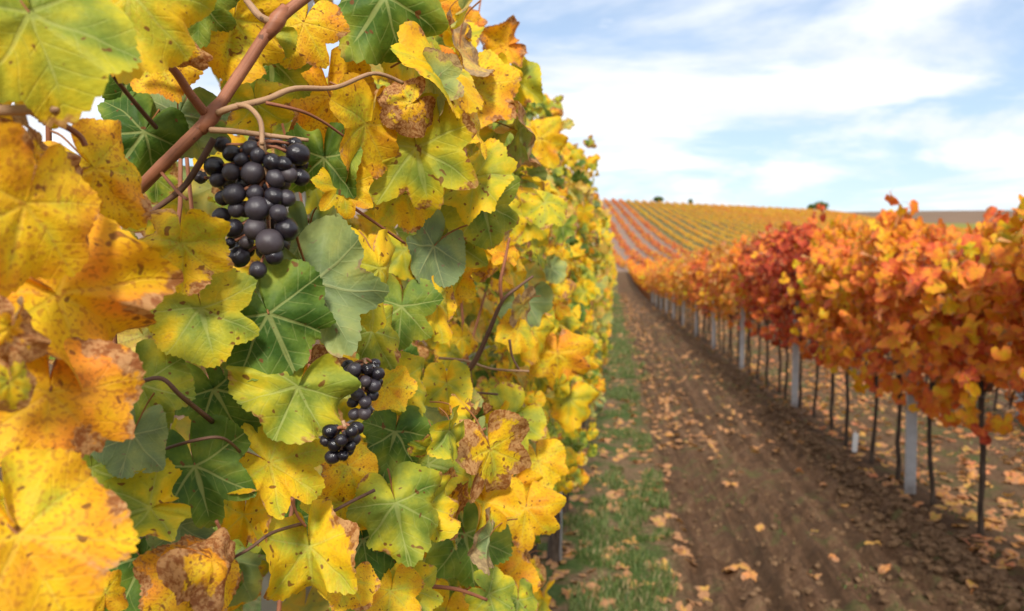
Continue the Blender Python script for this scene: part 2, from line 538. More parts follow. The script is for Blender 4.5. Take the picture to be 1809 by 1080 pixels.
def build_ground():
    xs = list(np.arange(-1.0, 3.2, 0.028))
    st = 0.03
    x = xs[-1]
    while x < 2600:
        st *= 1.085; x += st; xs.append(x)
    st = 0.03; x = -1.0; left = []
    while x > -2600:
        st *= 1.10; x -= st; left.append(x)
    xs = np.array(left[::-1] + xs)
    ys = [-60, -20, -6, -2, -0.5, 0.5, 1.2, 1.7, 2.0]
    y = 2.0
    while y < 4200:
        y += max(0.028, 0.0085 * y) if y < 130 else 0.02 * y
        ys.append(y)
    ys = np.array(ys)
    X, Y = np.meshgrid(xs, ys)
    Z = terrain(X, Y) + relief(X, Y)
    V = np.stack([X.ravel(), Y.ravel(), Z.ravel()], 1)
    nx, ny = len(xs), len(ys)
    i = np.arange(nx - 1)[None, :] + nx * np.arange(ny - 1)[:, None]
    F = np.stack([i, i + 1, i + 1 + nx, i + nx], -1).reshape(-1)
    me = np_mesh('ground', V, F, np.full((nx - 1) * (ny - 1), 4))
    m, t = material('vineyard_ground')
    p = t.new('ShaderNodeNewGeometry').outputs['Position']
    x, y, z = t.sep(p)
    nb = t.noise(p, 0.9, 5, 0.6)
    nm = t.noise(p, 5.0, 5, 0.65)
    nf = t.noise(p, 34.0, 5, 0.7)
    ng = t.noise(p, 140.0, 3, 0.6)
    soil = t.ramp(t.m('ADD', t.m('MULTIPLY', nm, 0.5), t.m('MULTIPLY', nf, 0.5)),
                  [(0.30, (0.042, 0.021, 0.011)), (0.46, (0.115, 0.061, 0.032)), (0.62, (0.21, 0.122, 0.068)), (0.78, (0.35, 0.225, 0.135))])
    streak = t.noise(t.vm('MULTIPLY', p, (12.0, 0.35, 9.0)), 1.0, 4, 0.65)  # moist and dry tilled lines, with the furrows' shading painted into the colour
    soil = t.mix(t.step(streak, 0.45, 0.62, 0.0, 0.75), soil, (0.060, 0.034, 0.018))
    soil = t.mix(t.step(streak, 0.30, 0.44, 0.55, 0.0), soil, (0.25, 0.15, 0.085))
    # bare soil dries paler and redder in patches
    soil = t.mix(t.step(nb, 0.45, 0.68, 0, 0.35), soil, (0.18, 0.108, 0.06))
    litter = t.ramp(nf, [(0.3, (0.075, 0.046, 0.024)), (0.5, (0.18, 0.115, 0.062)), (0.68, (0.31, 0.205, 0.115)), (0.8, (0.42, 0.28, 0.15))])
    gr = t.ramp(nf, [(0.3, (0.035, 0.062, 0.014)), (0.6, (0.085, 0.125, 0.03)), (0.8, (0.19, 0.19, 0.075))])
    # verge left of the track
    wx = t.m('ADD', x, t.m('MULTIPLY', t.m('SUBTRACT', nm, 0.5), 0.30))
    verge = t.m('MULTIPLY', t.step(wx, 0.22, 0.42, 1.0, 0.0), t.step(wx, -4.0, -3.0))
    vg = t.mix(t.step(t.m('ADD', t.m('MULTIPLY', nm, 0.6), t.m('MULTIPLY', nb, 0.5)), 0.49, 0.62), litter, gr)
    c = t.mix(verge, soil, vg)
    under = t.step(wx, 1.85, 2.2)
    lit2 = t.mix(0.25, soil, litter)
    lit2 = t.mix(t.step(nb, 0.5, 0.7, 0, 0.5), lit2, gr)
    c = t.mix(under, c, lit2)
    weed = t.step(t.m('ADD', nm, t.m('MULTIPLY', nb, 0.6)), 0.84, 0.98, 0, 0.5)
    c = t.mix(weed, c, gr)
    # cross track and the hill fields
    hx = t.m('ADD', x, t.m('MULTIPLY', t.m('SUBTRACT', y, 112.0), 0.05))
    redf = t.mix(nb, (0.17, 0.12, 0.09), (0.29, 0.20, 0.155))
    goldf = t.mix(nb, (0.085, 0.10, 0.028), (0.17, 0.125, 0.05))
    hb = t.mix(t.step(hx, 15.0, 17.0), redf, goldf)
    hb = t.mix(t.step(hx, 45.0, 70.0), hb, t.mix(nb, (0.24, 0.15, 0.05), (0.33, 0.19, 0.06)))
    c = t.mix(t.step(y, 104.0, 109.0), c, hb)
    big = t.noise(p, 0.02, 4, 0.6)
    farg = t.mix(big, (0.13, 0.14, 0.028), (0.24, 0.21, 0.045))
    farb = t.mix(big, (0.13, 0.085, 0.055), (0.20, 0.13, 0.085))
    farc = t.mix(t.step(t.m('ADD', y, t.m('MULTIPLY', x, 0.35)), 590.0, 600.0), farg, farb)
    c = t.mix(t.step(t.m('ADD', y, t.m('MULTIPLY', t.step(x, 95.0, 150.0), 170.0)), 386.0, 396.0), c, farc)
    h = t.m('ADD', t.m('MULTIPLY', nf, 0.7), t.m('MULTIPLY', ng, 0.3))
    finish(t, principled(t, c, 0.95, 0.15, bump(t, h, 1.0, 0.035)))
    o = link('ground', me, None, m)
    tag(o, kind='structure')
build_ground()

# ------------------------------------------------------------------ leaves
OUT = [(0, 1.05), (12, 0.96), (24, 0.89), (38, 0.91), (50, 0.98), (62, 0.92), (77, 0.85), (92, 0.86), (106, 0.89), (122, 0.83), (140, 0.82), (156, 0.76), (168, 0.64), (176, 0.36), (180, 0.08)]
OA = np.array([a for a, _ in OUT]); OR = np.array([r for _, r in OUT])

def leaf_shape(seed, nseg, nring, curl=0.5, dryness=0.0, petiole=True, teeth=56, lobed=0.0):
    """vine leaf, width about 1, stalk joint at the origin, tip towards +Y, upper face +Z -> verts, faces, totals, lp"""
    rs = np.random.RandomState(seed)
    th = np.linspace(-180, 180, nseg + 1)          # seam at the stalk notch, closed to it
    th = th + (rs.rand(nseg + 1) - 0.5) * (360 / nseg) * 0.35
    th[0], th[-1] = -180, 180
    sinus = np.array([0, 0, -1, -0.3, .3, 0, -1, -.2, 0, 0, 0, 0, 0, 0, 0]) * lobed
    prof_l = OR + (rs.rand(len(OR)) - 0.5) * 0.15 + sinus * 0.34
    prof_r = OR + (rs.rand(len(OR)) - 0.5) * 0.15 + sinus * 0.34
    prof_l[0] = prof_r[0] = 1.0 + (rs.rand() - 0.5) * 0.16
    prof_l[-1] = prof_r[-1] = 0.06
    at_ = np.abs(th)
    r = np.where(th < 0, np.interp(at_, OA, prof_l), np.interp(at_, OA, prof_r))
    if nseg >= 36:
        ph = at_ / 180 * teeth / 2
        fr = ph - np.floor(ph)
        tooth = np.where(fr < 0.35, fr / 0.35, (1 - fr) / 0.65)
        amp = (0.022 + 0.045 * rs.rand(nseg + 1)) * (1.0 if nseg > 60 else 1.3) * sst(165 - at_, 0, 30)
        r = r * (1 - amp * (1 - tooth))
    # worm-eaten or torn bites out of the margin
    for _ in range(rs.randint(0, 4)):
        a0 = rs.uniform(-150, 150); wd = rs.uniform(4, 18); dp = rs.uniform(0.05, 0.30)
        r = r * (1 - dp * np.exp(-((th - a0) / wd) ** 2))
    S = 0.57
    V = [(0, 0, 0)]; E = [0.0]
    rr = np.linspace(0, 1, nring + 1)[1:] ** 0.85
    for q in rr:
        for k in range(nseg + 1):
            a = R(th[k])
            rad = r[k] * q * S
            V.append((math.sin(a) * rad, math.cos(a) * rad, 0)); E.append(q)
    V = np.array(V); E = np.array(E)
    U0 = V[:, :2].copy()
    x, y = V[:, 0].copy(), V[:, 1].copy()
    ang = np.arctan2(x, y); rad = np.hypot(x, y)
    # waves of the blade, pleats between the veins, crumple
    z = 0.09 * curl * np.sin(3 * ang + rs.rand() * 6) * E ** 2 * (0.4 + rs.rand())
    z += 0.05 * curl * np.sin(7 * ang + rs.rand() * 6) * E ** 3
    z += 0.035 * np.cos(ang * 7.0) * rad * (0.3 + curl) * -1
    ox, oy = rs.rand(2) * 50
    z += (0.20 * curl + 0.20 * dryness) * (fbm(x * 3 + ox, y * 3 + oy, seed, 3) - 0.5)
    z += 0.03 * (fbm(x * 9 + ox, y * 9 + oy, seed + 3, 2) - 0.5) * (0.4 + dryness)
    # fold along the midrib, roll of sides and tip
    z += (rs.uniform(-0.1, 0.5)) * curl * np.abs(x) * 0.8
    k1 = rs.uniform(-2.8, 1.6) * curl + rs.choice([-1, 1]) * 2.2 * dryness
    k2 = rs.uniform(-2.6, 0.3) * curl - 1.6 * dryness
    def bendc(p, zz, k):
        if abs(k) < 1e-3: return p, zz
        ph = p * k
        return np.sin(ph) * (1 / k - zz), 1 / k - np.cos(ph) * (1 / k - zz)
    x, z = bendc(x, z, k1)
    y2, z = bendc(y, z, k2)
    lift = rs.uniform(-1, 1) * 0.5 * curl
    z += lift * x * y2 * 1.2
    V = np.stack([x, y2, z], 1)
    F = []; T = []
    n1 = nseg + 1
    for k in range(nseg):
        F += [0, 1 + k + 1, 1 + k]; T.append(3)
    for j in range(nring - 1):
        b = 1 + j * n1
        for k in range(nseg):
            F += [b + k, b + k + 1, b + n1 + k + 1, b + n1 + k]; T.append(4)
    LP = np.stack([U0[:, 0], U0[:, 1], E], 1)
    if petiole:
        L = rs.uniform(0.45, 0.7)
        sx = rs.uniform(-0.15, 0.15)
        pts = spline([(0, 0.0, 0.0), (sx * 0.2, -0.14, -0.07), (sx * 0.6, -0.30 * L / 0.6, -0.22), (sx, -0.36 * L / 0.6, -0.42 * L / 0.6)], 3)
        pv, pf, pt = tube(pts, np.linspace(0.008, 0.011, len(pts)), 5 if nseg > 60 else 4, cap=False)
        F = list(F) + [q + len(V) for q in pf]; T = list(T) + list(pt)
        V = np.concatenate([V, pv]); LP = np.concatenate([LP, np.tile([0.0, 0.0, -1.0], (len(pv), 1))])
    return V, np.array(F), np.array(T), LP

def leaf_mesh(name, seed, nseg, nring, mat=None, **kw):
    v, f, t, lp = leaf_shape(seed, nseg, nring, **kw)
    me = np_mesh(name, v, f, t)
    add_vec(me, 'lp', lp)
    add_vec(me, 'ld', np.zeros((len(v), 3)))
    me.materials.append(mat or LEAF)
    return me

HI = [leaf_mesh('leaf_blade', 100 + i, 170, 8, curl=c, dryness=0.0, lobed=l) for i, (c, l) in
      enumerate([(0.4, 0.1), (0.6, 0.3), (0.8, 0.0), (1.0, 0.2), (0.5, 0.6), (0.7, 0.15), (1.2, 0.1), (0.9, 0.5), (0.45, 0.0), (0.65, 0.25), (0.55, 0.0), (1.0, 0.0)])]
HI_DRY = [leaf_mesh('dry_leaf_blade', 150 + i, 150, 9, curl=1.0, dryness=d, lobed=0.3) for i, d in enumerate([0.35, 0.6, 0.9])]
MID = [leaf_mesh('leaf_blade_mid', 200 + i, 76, 4, curl=0.5 + 0.13 * (i % 6), dryness=0.0 if i < 9 else 0.5, teeth=38, lobed=0.1 * (i % 4)) for i in range(12)]
RMID = [leaf_mesh('leaf_blade_small', 300 + i, 22, 2, curl=0.5 + 0.1 * (i % 5), dryness=0.0 if i < 6 else 0.4, lobed=0.5) for i in range(8)]
LOW = [leaf_shape(400 + i, 13, 1, curl=0.6, petiole=False, lobed=0.4) for i in range(6)]

def frame(normal, tip):
    z = Vector(normal).normalized()
    y = Vector(tip) - z * Vector(tip).dot(z)
    if y.length < 1e-4: y = z.orthogonal()
    y.normalize()
    x = y.cross(z)
    return Matrix((x, y, z)).transposed()

def leaf_obj(parent, me, pos, normal, tip, size, hue, dry=0.05, name='leaf'):
    o = bpy.data.objects.new(name, me)
    COL.objects.link(o)
    o.parent = parent
    M = frame(normal, tip).to_4x4()
    sx = size * random.uniform(0.92, 1.08)
    M = Matrix.Translation(Vector(pos) - parent.location) @ M @ Matrix.Diagonal((sx, size, size, 1))
    o.matrix_local = M
    o['hue'] = float(hue); o['dry'] = float(dry); o['rnd'] = random.random()
    return o

def leaf_into(g, pos, normal, tip, size, hue, dry, rs):
    v, f, t, lp = LOW[rs.randint(len(LOW))]
    M = np.array(frame(normal, tip)) * size
    g.add(v @ M.T + np.array(pos), f, t, lp=lp, ld=np.tile([hue, dry, rs.rand()], (len(v), 1)))

# ------------------------------------------------------------------ canes and trunks
def cane_mesh(path, r0, r1, ns=10, nodes=True, mat=None, k=6, seed=0):
    pts = spline(path, k)
    n = len(pts)
    rs = np.random.RandomState(seed)
    L = [0.0]
    for i in range(1, n): L.append(L[-1] + (pts[i] - pts[i - 1]).length)
    rad = []
    for i in range(n):
        t = L[i] / max(L[-1], 1e-6)
        r = r0 + (r1 - r0) * t
        r *= 1 + 0.06 * (rs.rand() - 0.5)
        rad.append(r)
    v, f, t = tube(pts, rad, ns)
    cp = np.zeros((len(v), 3))
    for i in range(n):
        cp[i * ns:(i + 1) * ns, 0] = L[i]
        cp[i * ns:(i + 1) * ns, 1] = np.abs(np.linspace(-1, 1, ns))
    me = np_mesh('cane', v, f, t)
    add_vec(me, 'cp', cp)
    me.materials.append(mat or CANE)
    return me

def node_mesh(p, r, axis):
    """swollen joint of a cane"""
    pts = [Vector(p) + Vector(axis).normalized() * s * r for s in (-2.6, -1.5, -0.5, 0.5, 1.5, 2.6)]
    v, f, t = tube(pts, [r * q for q in (0.7, 0.95, 1.13, 1.1, 0.92, 0.7)], 10)
    me = np_mesh('cane_joint', v, f, t); add_vec(me, 'cp', np.tile(v[:, 2:3] * 3, (1, 3)))
    return me

def trunk_mesh(height, r, seed, lean=0.03, head=True):
    """gnarled vine trunk with a knobbly head, base at the origin"""
    rs = np.random.RandomState(seed)
    n = 9
    pts = []; rad = []
    px = py = 0
    for i in range(n):
        q = i / (n - 1)
        pts.append((px, py, -0.05 + q * (height + 0.05)))
        px += rs.uniform(-lean, lean) * 0.5; py += rs.uniform(-lean, lean) * 0.5
        rad.append(r * (1.25 - 0.35 * q + (0.28 if i == 0 else 0) + (0.35 if (head and i >= n - 2) else 0)) * rs.uniform(0.88, 1.14))
    sp = spline(pts, 2)
    rr = np.interp(np.linspace(0, 1, len(sp)), np.linspace(0, 1, n), rad)
    v, f, t = tube(sp, rr, 8)
    v = v + (rs.rand(*v.shape) - 0.5) * r * 0.28
    g = Geo(); g.add(v, f, t)
    # stubs of old spurs at the head
    top = Vector(pts[-1])
    for s in (-1, 1):
        e = top + Vector((rs.uniform(-.03, .03), s * rs.uniform(.08, .22), rs.uniform(.02, .08)))
        mid = (top + e) / 2 + Vector((0, 0, 0.03))
        a, b, c = tube(spline([top, mid, e], 3), np.linspace(r * 0.8, r * 0.35, 7), 6)
        g.add(a + (rs.rand(*a.shape) - 0.5) * r * 0.15, b, c)
    return g.mesh('trunk', BARK)

TRUNKS_L = [trunk_mesh(0.88, 0.024, 20 + i) for i in range(4)]
TRUNKS_R = [trunk_mesh(0.80, 0.0135, 30 + i, 0.018) for i in range(5)]

ORD = ['first', 'second', 'third', 'fourth', 'fifth', 'sixth', 'seventh', 'eighth', 'ninth', 'tenth', 'eleventh', 'twelfth']

# ------------------------------------------------------------------ left row, nearest vine: placed canes and leaves
vine0 = empty('grapevine', (ROW_L, 0.48, ground_z(ROW_L, 0.48)))
tag(vine0, 'big yellow and green grapevine filling the left foreground behind the large grape bunch', 'grapevine', 'grapevines in the yellow row')
link('trunk', TRUNKS_L[0], vine0)

def local(pts, parent):
    return [Vector(p) - parent.location for p in pts]

def cane(parent, pix, r0, r1, mat=None, name='cane', ns=10, seed=0, extra=None):
    pts = [at(*p) for p in pix]
    if extra: pts = pts + [Vector(e) for e in extra]
    return link(name, cane_mesh(local(pts, parent), r0, r1, ns, True, mat, 6, seed), parent)

# main red-brown cane crossing the upper left, its joints and laterals
MAIN = [(560, -20, .515), (487, 40, .505), (430, 122, .50), (373, 205, .49), (318, 262, .485), (262, 318, .49), (215, 372, .52), (190, 470, .56)]
cane(vine0, MAIN, .0036, .0052, CANE, extra=[(-0.33, 0.50, 1.25), (-0.315, 0.485, 0.95)])
for (p, ax) in ((MAIN[3], MAIN[2]), (MAIN[1], MAIN[2])):
    P = at(*p)
    nj = link('cane_joint', node_mesh(P - vine0.location, .0047, at(*ax) - P), vine0, CANE)
cane(vine0, [(362, 200, .487), (335, 165, .475), (305, 122, .46), (262, 96, .45), (226, 84, .44)], .0030, .0019, CANE, 'leaf_stalk', 8, 2)
cane(vine0, [(176, 92, .44), (205, 140, .46), (245, 190, .48), (276, 226, .50)], .0013, .0015, CANE_DARK, 'leaf_stalk', 6, 3)
cane(vine0, [(-30, 196, .33), (60, 194, .335), (110, 191, .34), (157, 189, .35)], .0024, .0019, CANE_PALE, 'cane', 8, 4)
cane(vine0, [(68, 210, .36), (110, 221, .365), (140, 240, .37), (151, 258, .372)], .0016, .0014, CANE, 'leaf_stalk', 6, 5)
cane(vine0, [(150, 152, .55), (188, 155, .55), (215, 156, .56)], .0012, .0012, CANE_PALE, 'tendril', 6, 6)
cane(vine0, [(385, 200, .488), (412, 190, .485), (470, 176, .50), (520, 157, .52), (592, 155, .55), (660, 130, .58), (712, 147, .60)], .0022, .0014, CANE_PALE, 'cane', 8, 7)
cane(vine0, [(418, 186, .486), (440, 190, .482), (460, 215, .472), (463, 256, .468)], .0016, .0015, CANE_PALE, 'bunch_stalk', 8, 8)
cane(vine0, [(372, 230, .486), (410, 232, .482), (460, 238, .49), (545, 248, .50)], .0020, .0012, CANE_PALE, 'cane', 8, 9)
cane(vine0, [(470, 182, .495), (530, 196, .51), (570, 215, .53), (606, 240, .55)], .0012, .0010, CANE, 'leaf_stalk', 6, 10)
cane(vine0, [(378, 245, .50), (352, 290, .50), (320, 335, .50), (262, 378, .50)], .0022, .0018, CANE_DARK, 'cane', 8, 11)
cane(vine0, [(285, 305, .485), (315, 340, .47), (330, 352, .46)], .0011, .0010, CANE, 'leaf_stalk', 6, 12)
cane(vine0, [(435, 0, .50), (460, 30, .50), (487, 42, .505)], .0020, .0026, CANE_PALE, 'cane', 8, 13)
cane(vine0, [(520, 372, .56), (550, 395, .57), (575, 432, .58)], .0014, .0013, CANE, 'leaf_stalk', 6, 14)
cane(vine0, [(600, 350, .60), (650, 385, .62), (715, 430, .66)], .0013, .0012, CANE, 'leaf_stalk', 6, 15)
cane(vine0, [(530, 440, .57), (560, 447, .57), (590, 440, .58)], .0015, .0013, CANE_DARK, 'cane', 6, 16)
cane(vine0, [(215, 690, .43), (280, 668, .43), (320, 700, .44), (375, 745, .49)], .0011, .0017, CANE_DARK, 'cane', 7, 17)
cane(vine0, [(270, 800, .46), (345, 778, .45), (395, 775, .46), (430, 805, .50)], .0009, .0010, CANE_DARK, 'leaf_stalk', 6, 18)
cane(vine0, [(385, 1000, .47), (440, 970, .47), (480, 942, .48), (535, 925, .54)], .0009, .0013, CANE_DARK, 'cane', 6, 19)
cane(vine0, [(382, 920, .45), (395, 950, .455), (410, 985, .46)], .0010, .0010, CANE, 'leaf_stalk', 6, 20)
cane(vine0, [(146, 950, .40), (147, 990, .40), (148, 1030, .40)], .0010, .0011, CANE_PALE, 'leaf_stalk', 6, 21)
cane(vine0, [(560, 920, .55), (610, 892, .56), (662, 866, .57)], .0011, .0013, CANE_DARK, 'cane', 6, 22)
cane(vine0, [(515, 880, .50), (525, 910, .51), (540, 930, .52)], .0010, .0010, CANE, 'leaf_stalk', 6, 23)

# (x, y, width in the photograph, way of the tip in degrees, tone, dryness, distance, turn left/right, tilt up/down, lower face?)
HERO = [
 (70, 70, 330, 300, .50, .10, .33, 20, 20, 0), (225, 25, 260, 265, .66, .12, .38, -10, 25, 0), (40, 140, 190, 250, .58, .15, .345, 10, -10, 0),
 (188, 325, 215, 318, .86, .22, .395, 15, 5, 0), (70, 300, 200, 320, 1.0, .95, .35, 30, 20, 3), (35, 400, 300, 250, .86, .12, .31, 35, 0, 0),
 (150, 545, 345, 338, .92, .30, .36, 5, 10, 0), (322, 455, 158, 268, .73, .30, .44, -15, 5, 0), (85, 735, 310, 262, .90, .24, .335, 10, 5, 0),
 (55, 985, 340, 300, .82, .18, .30, 15, 10, 0), (15, 600, 150, 260, 1.0, .9, .30, 30, 0, 3), (362, 570, 185, 285, .50, .10, .455, -10, 10, 0),
 (488, 585, 235, 295, .14, .05, .48, 5, 0, 0), (572, 530, 250, 300, .20, .10, .515, -5, 5, 1), (240, 255, 190, 235, .10, .0, .50, 10, 5, 0),
 (308, 225, 150, 250, .30, .0, .52, -20, 0, 1), (228, 135, 170, 250, .12, .0, .53, 20, 10, 0), (285, 120, 150, 300, .86, .1, .47, 0, 30, 0),
 (330, 100, 100, 260, 1.0, 1.0, .45, 20, 20, 3), (408, 65, 185, 265, .78, .12, .53, 10, 10, 0), (530, 60, 150, 250, .80, .15, .58, 5, 15, 0),
 (662, 20, 215, 235, .22, .05, .62, 0, 15, 0), (768, 25, 120, 280, .84, .2, .85, 10, 0, 0), (716, 98, 155, 252, .58, .12, .68, 40, 20, 0),
 (832, 34, 58, 72, 1.02, .3, 1.15, 0, 0, 0), (884, 85, 92, 200, 1.02, .4, 1.2, 20, 20, 0), (910, 155, 112, 285, .56, .15, 1.25, 10, 5, 0),
 (812, 130, 105, 260, .48, .1, 1.05, 10, 10, 0), (590, 200, 200, 290, .90, .25, .66, 20, 0, 0), (640, 245, 190, 268, .76, .12, .60, 52, 0, 0),
 (714, 192, 110, 215, .82, .72, .61, 10, 5, 0), (742, 290, 215, 282, .55, .22, .64, 0, 0, 0), (770, 150, 120, 265, .62, .1, .85, 30, 5, 0),
 (608, 345, 105, 280, .72, .05, .60, 5, 10, 0), (572, 300, 150, 270, .16, .0, .60, 0, 0, 0), (720, 350, 150, 285, .72, .15, .67, 10, 5, 0),
 (786, 440, 160, 282, .48, .08, .78, 5, 5, 0), (668, 500, 190, 275, .60, .15, .56, 55, 0, 0), (708, 560, 140, 265, .26, .05, .68, 0, 5, 0),
 (762, 545, 110, 260, .74, .25, .72, 15, 5, 0), (938, 382, 112, 310, .64, .15, 1.4, 10, 10, 0), (845, 460, 90, 280, .74, .2, 1.0, 25, 0, 0),
 (926, 548, 105, 255, .26, .0, 1.3, 0, 5, 1), (985, 640, 120, 270, .86, .1, 1.6, 0, 0, 0), (940, 600, 100, 260, .74, .1, 1.3, 20, 5, 0),
 (500, 832, 195, 330, .70, .15, .51, 5, 20, 0), (515, 708, 180, 245, .42, .18, .487, 10, 15, 0), (392, 712, 190, 300, .15, .05, .51, 5, 15, 0),
 (228, 788, 150, 255, .20, .12, .43, 0, 15, 1), (165, 850, 170, 275, .45, .08, .425, 25, 5, 0), (240, 905, 170, 205, .56, .16, .43, 10, 20, 0),
 (352, 850, 210, 285, .12, .05, .48, 0, 10, 0), (318, 945, 120, 270, .22, .1, .49, 0, 5, 1), (320, 1035, 200, 225, .92, .3, .435, 10, 15, 0),
 (395, 1005, 190, 345, 1.0, .85, .425, 25, 25, 3), (184, 1035, 95, 85, .80, .15, .41, 30, 5, 0), (265, 1010, 210, 300, .16, .05, .49, 0, 5, 0),
 (548, 995, 195, 275, .68, .22, .53, 0, 0, 0), (612, 1040, 100, 245, .74, .2, .56, 10, 5, 0), (705, 915, 185, 282, .40, .12, .60, 5, 5, 0),
 (762, 910, 120, 290, .60, .25, .64, 25, 5, 0), (775, 825, 135, 345, .46, .05, .72, 0, 25, 0), (692, 785, 155, 255, .12, .02, .68, 5, 10, 0),
 (622, 838, 120, 290, .78, .15, .62, 10, 10, 0), (618, 905, 150, 310, .76, .15, .63, 0, 15, 0), (645, 975, 150, 280, .10, .0, .66, 0, 0, 0),
 (712, 690, 135, 290, .50, .1, .70, 10, 10, 0), (790, 690, 100, 270, .62, .1, .85, 10, 5, 0), (892, 750, 130, 225, .46, .12, 1.05, 10, 10, 0),
 (802, 745, 120, 275, .36, .1, .88, 5, 5, 1), (690, 692, 100, 300, .76, .1, .66, 0, 30, 0), (828, 795, 105, 265, .30, .1, .9, 0, 0, 1),
 (928, 915, 135, 262, .79, .2, .97, 10, 0, 0), (955, 832, 115, 280, .80, .12, 1.08, 10, 10, 0), (897, 1040, 125, 300, .76, .1, .93, 5, 5, 0),
 (826, 965, 155, 280, .22, .05, .83, 10, 0, 0), (735, 1055, 110, 290, .46, .1, .68, 0, 10, 0), (688, 1062, 120, 260, .74, .1, .66, 10, 5, 0),
 (582, 650, 85, 270, .95, .95, .55, 20, 10, 3), (960, 258, 100, 300, .80, .2, 1.9, 10, 10, 0), (898, 245, 85, 280, .46, .1, 1.5, 10, 10, 0),
 (428, 925, 120, 260, .60, .15, .52, 5, 5, 0), (258, 700, 180, 290, .30, .1, .455, 0, 10, 0), (830, 205, 125, 265, .46, .2, 1.05, 10, 10, 0),
 (545, 440, 150, 270, .30, .05, .56, 0, 0, 1), (880, 400, 110, 270, .55, .1, 1.2, 15, 5, 0), (455, 640, 130, 270, .20, .1, .52, 0, 0, 0),
 (20, 690, 120, 280, .7, .6, .29, 40, 0, 0), (120, 460, 150, 20, .8, .2, .40, 30, 30, 0), (455, 60, 120, 200, .4, .1, .56, 0, 0, 0),
 (350, 20, 140, 270, .18, .1, .50, 0, 10, 0), (900, 880, 110, 255, .78, .2, 1.0, 25, 0, 0), (1005, 720, 95, 265, .70, .1, 2.0, 0, 0, 0),
 (480, 130, 150, 270, .36, .1, .60, 0, 0, 0), (455, 200, 120, 280, .52, .1, .58, 0, 0, 0), (665, 600, 130, 300, .40, .2, .64, 10, 10, 0),
]
n_hi = 0
for i, (x, y, w, tip, tone, dry, d, yaw, pit, kind) in enumerate(HERO):
    tipv = math.cos(R(tip)) * CR + math.sin(R(tip)) * CU
    c = at(x, y, d)
    nrm = (CP - c).normalized()
    q = Matrix.Rotation(R(yaw), 3, CU) @ Matrix.Rotation(R(-pit), 3, CR)
    nrm = q @ nrm
    if kind == 1: nrm = -nrm
    size = w / FPX * d
    me = HI_DRY[i % 3] if kind == 3 else HI[(i * 5 + int(tone * 10)) % len(HI)]
    tv = (tipv - nrm * tipv.dot(nrm)).normalized()
    leaf_obj(vine0, me, c - tv * size * 0.14, nrm, tv, size, tone, dry)
    n_hi += 1

# ------------------------------------------------------------------ left row, the fill of the canopy
def xmax_left(y, z):
    near = -0.125 - 0.26 * sst(z, 1.62, 2.05)
    far = -0.10 - 0.16 * sst(z, 1.95, 2.25)
    q = sst(y, 1.5, 3.2)
    return float(near * (1 - q) + far * q)

GAPS = [(140, 172, 48), (585, 40, 30), (205, 185, 22), (760, 245, 8), (570, 110, 14), (1000, 240, 6)]
CLEAR = [(642, 690, 62, .60), (600, 785, 50, .56), (880, 560, 62, .97), (842, 630, 55, .99), (925, 505, 40, .97), (893, 450, 35, .97), (985, 920, 40, 3.0), (1018, 730, 22, 5.0), (1000, 980, 45, 3.0)]
def blocked(p, size):
    """keep fill leaves off what the photograph shows in front, and out of the sky holes"""
    px, py, d = proj(p)
    if d < 0.25: return True
    rpx = size * FPX / d * 0.5
    for gx, gy, gr in GAPS:
        if (px - gx) ** 2 + (py - gy) ** 2 < (gr + rpx * 0.9) ** 2: return True
    for gx, gy, gr, gd in CLEAR:
        if d < gd and (px - gx) ** 2 + (py - gy) ** 2 < (gr + rpx * 0.7) ** 2: return True
    if px < 760 and d < 0.16 + 0.40 * math.exp(max(px, 0) / 900.0) + 0.05: return True
    return False

def left_tone(rs):
    r = rs.rand()
    if r < 0.13: return rs.uniform(0.10, 0.30)
    if r < 0.42: return rs.uniform(0.34, 0.58)
    if r < 0.92: return rs.uniform(0.60, 0.82)
    return rs.uniform(0.84, 1.0)

def left_leaf(rs, y0, y1, lo=0.0, hi=0.22):
    y = rs.uniform(y0, y1)
    z = 0.74 + 1.44 * rs.rand() ** 0.95
    z += 0.12 * math.sin(y * 2.1) * (z > 1.9)
    xm = xmax_left(y, z)
    depth = lo + rs.rand() ** 1.3 * (hi - lo)
    x = xm - depth + rs.normal() * 0.018
    nrm = Vector((0.75 + rs.normal() * 0.55, -0.72 + rs.normal() * 0.6, 0.30 + rs.normal() * 0.5))
    tip = Vector((rs.normal() * 0.4 + 0.25, rs.normal() * 0.55, -1.0))
    return Vector((x, y, z)), nrm, tip

def vine_left(idx, y, y0, y1, parent, n_obj, n_in, meshes, size=(0.036, 0.092)):
    rs = np.random.RandomState(500 + idx)
    k = 0; tries = 0
    while k < n_obj and tries < n_obj * 12:
        tries += 1
        p, nrm, tip = left_leaf(rs, y0, y1)
        s = rs.uniform(*size)
        if blocked(p, s): continue
        tone = left_tone(rs)
        if rs.rand() < 0.16: nrm = -nrm
        me = meshes[rs.randint(len(meshes))]
        leaf_obj(parent, me, p, nrm, tip, s, tone, rs.choice([0.05, 0.1, 0.15, 0.3, 0.6], p=[.25, .25, .2, .18, .12]))
        k += 1
    # leaves deeper in the row and on its far side
    g = Geo()
    for _ in range(n_in):
        p, nrm, tip = left_leaf(rs, y0, y1, 0.14, 0.56)
        s = rs.uniform(*size) * 1.15
        if blocked(p, s): continue
        v, f, t, lp = INNER[rs.randint(len(INNER))]
        M = np.array(frame(nrm if rs.rand() < 0.75 else -nrm, tip)) * s
        g.add(v @ M.T + np.array(p - parent.location), f, t, lp=lp, ld=np.tile([left_tone(rs) - 0.06, rs.choice([.05, .15, .4]), rs.rand()], (len(v), 1)))
    o = link('foliage', g.mesh('foliage', LEAF), parent); o['kind'] = 'stuff'

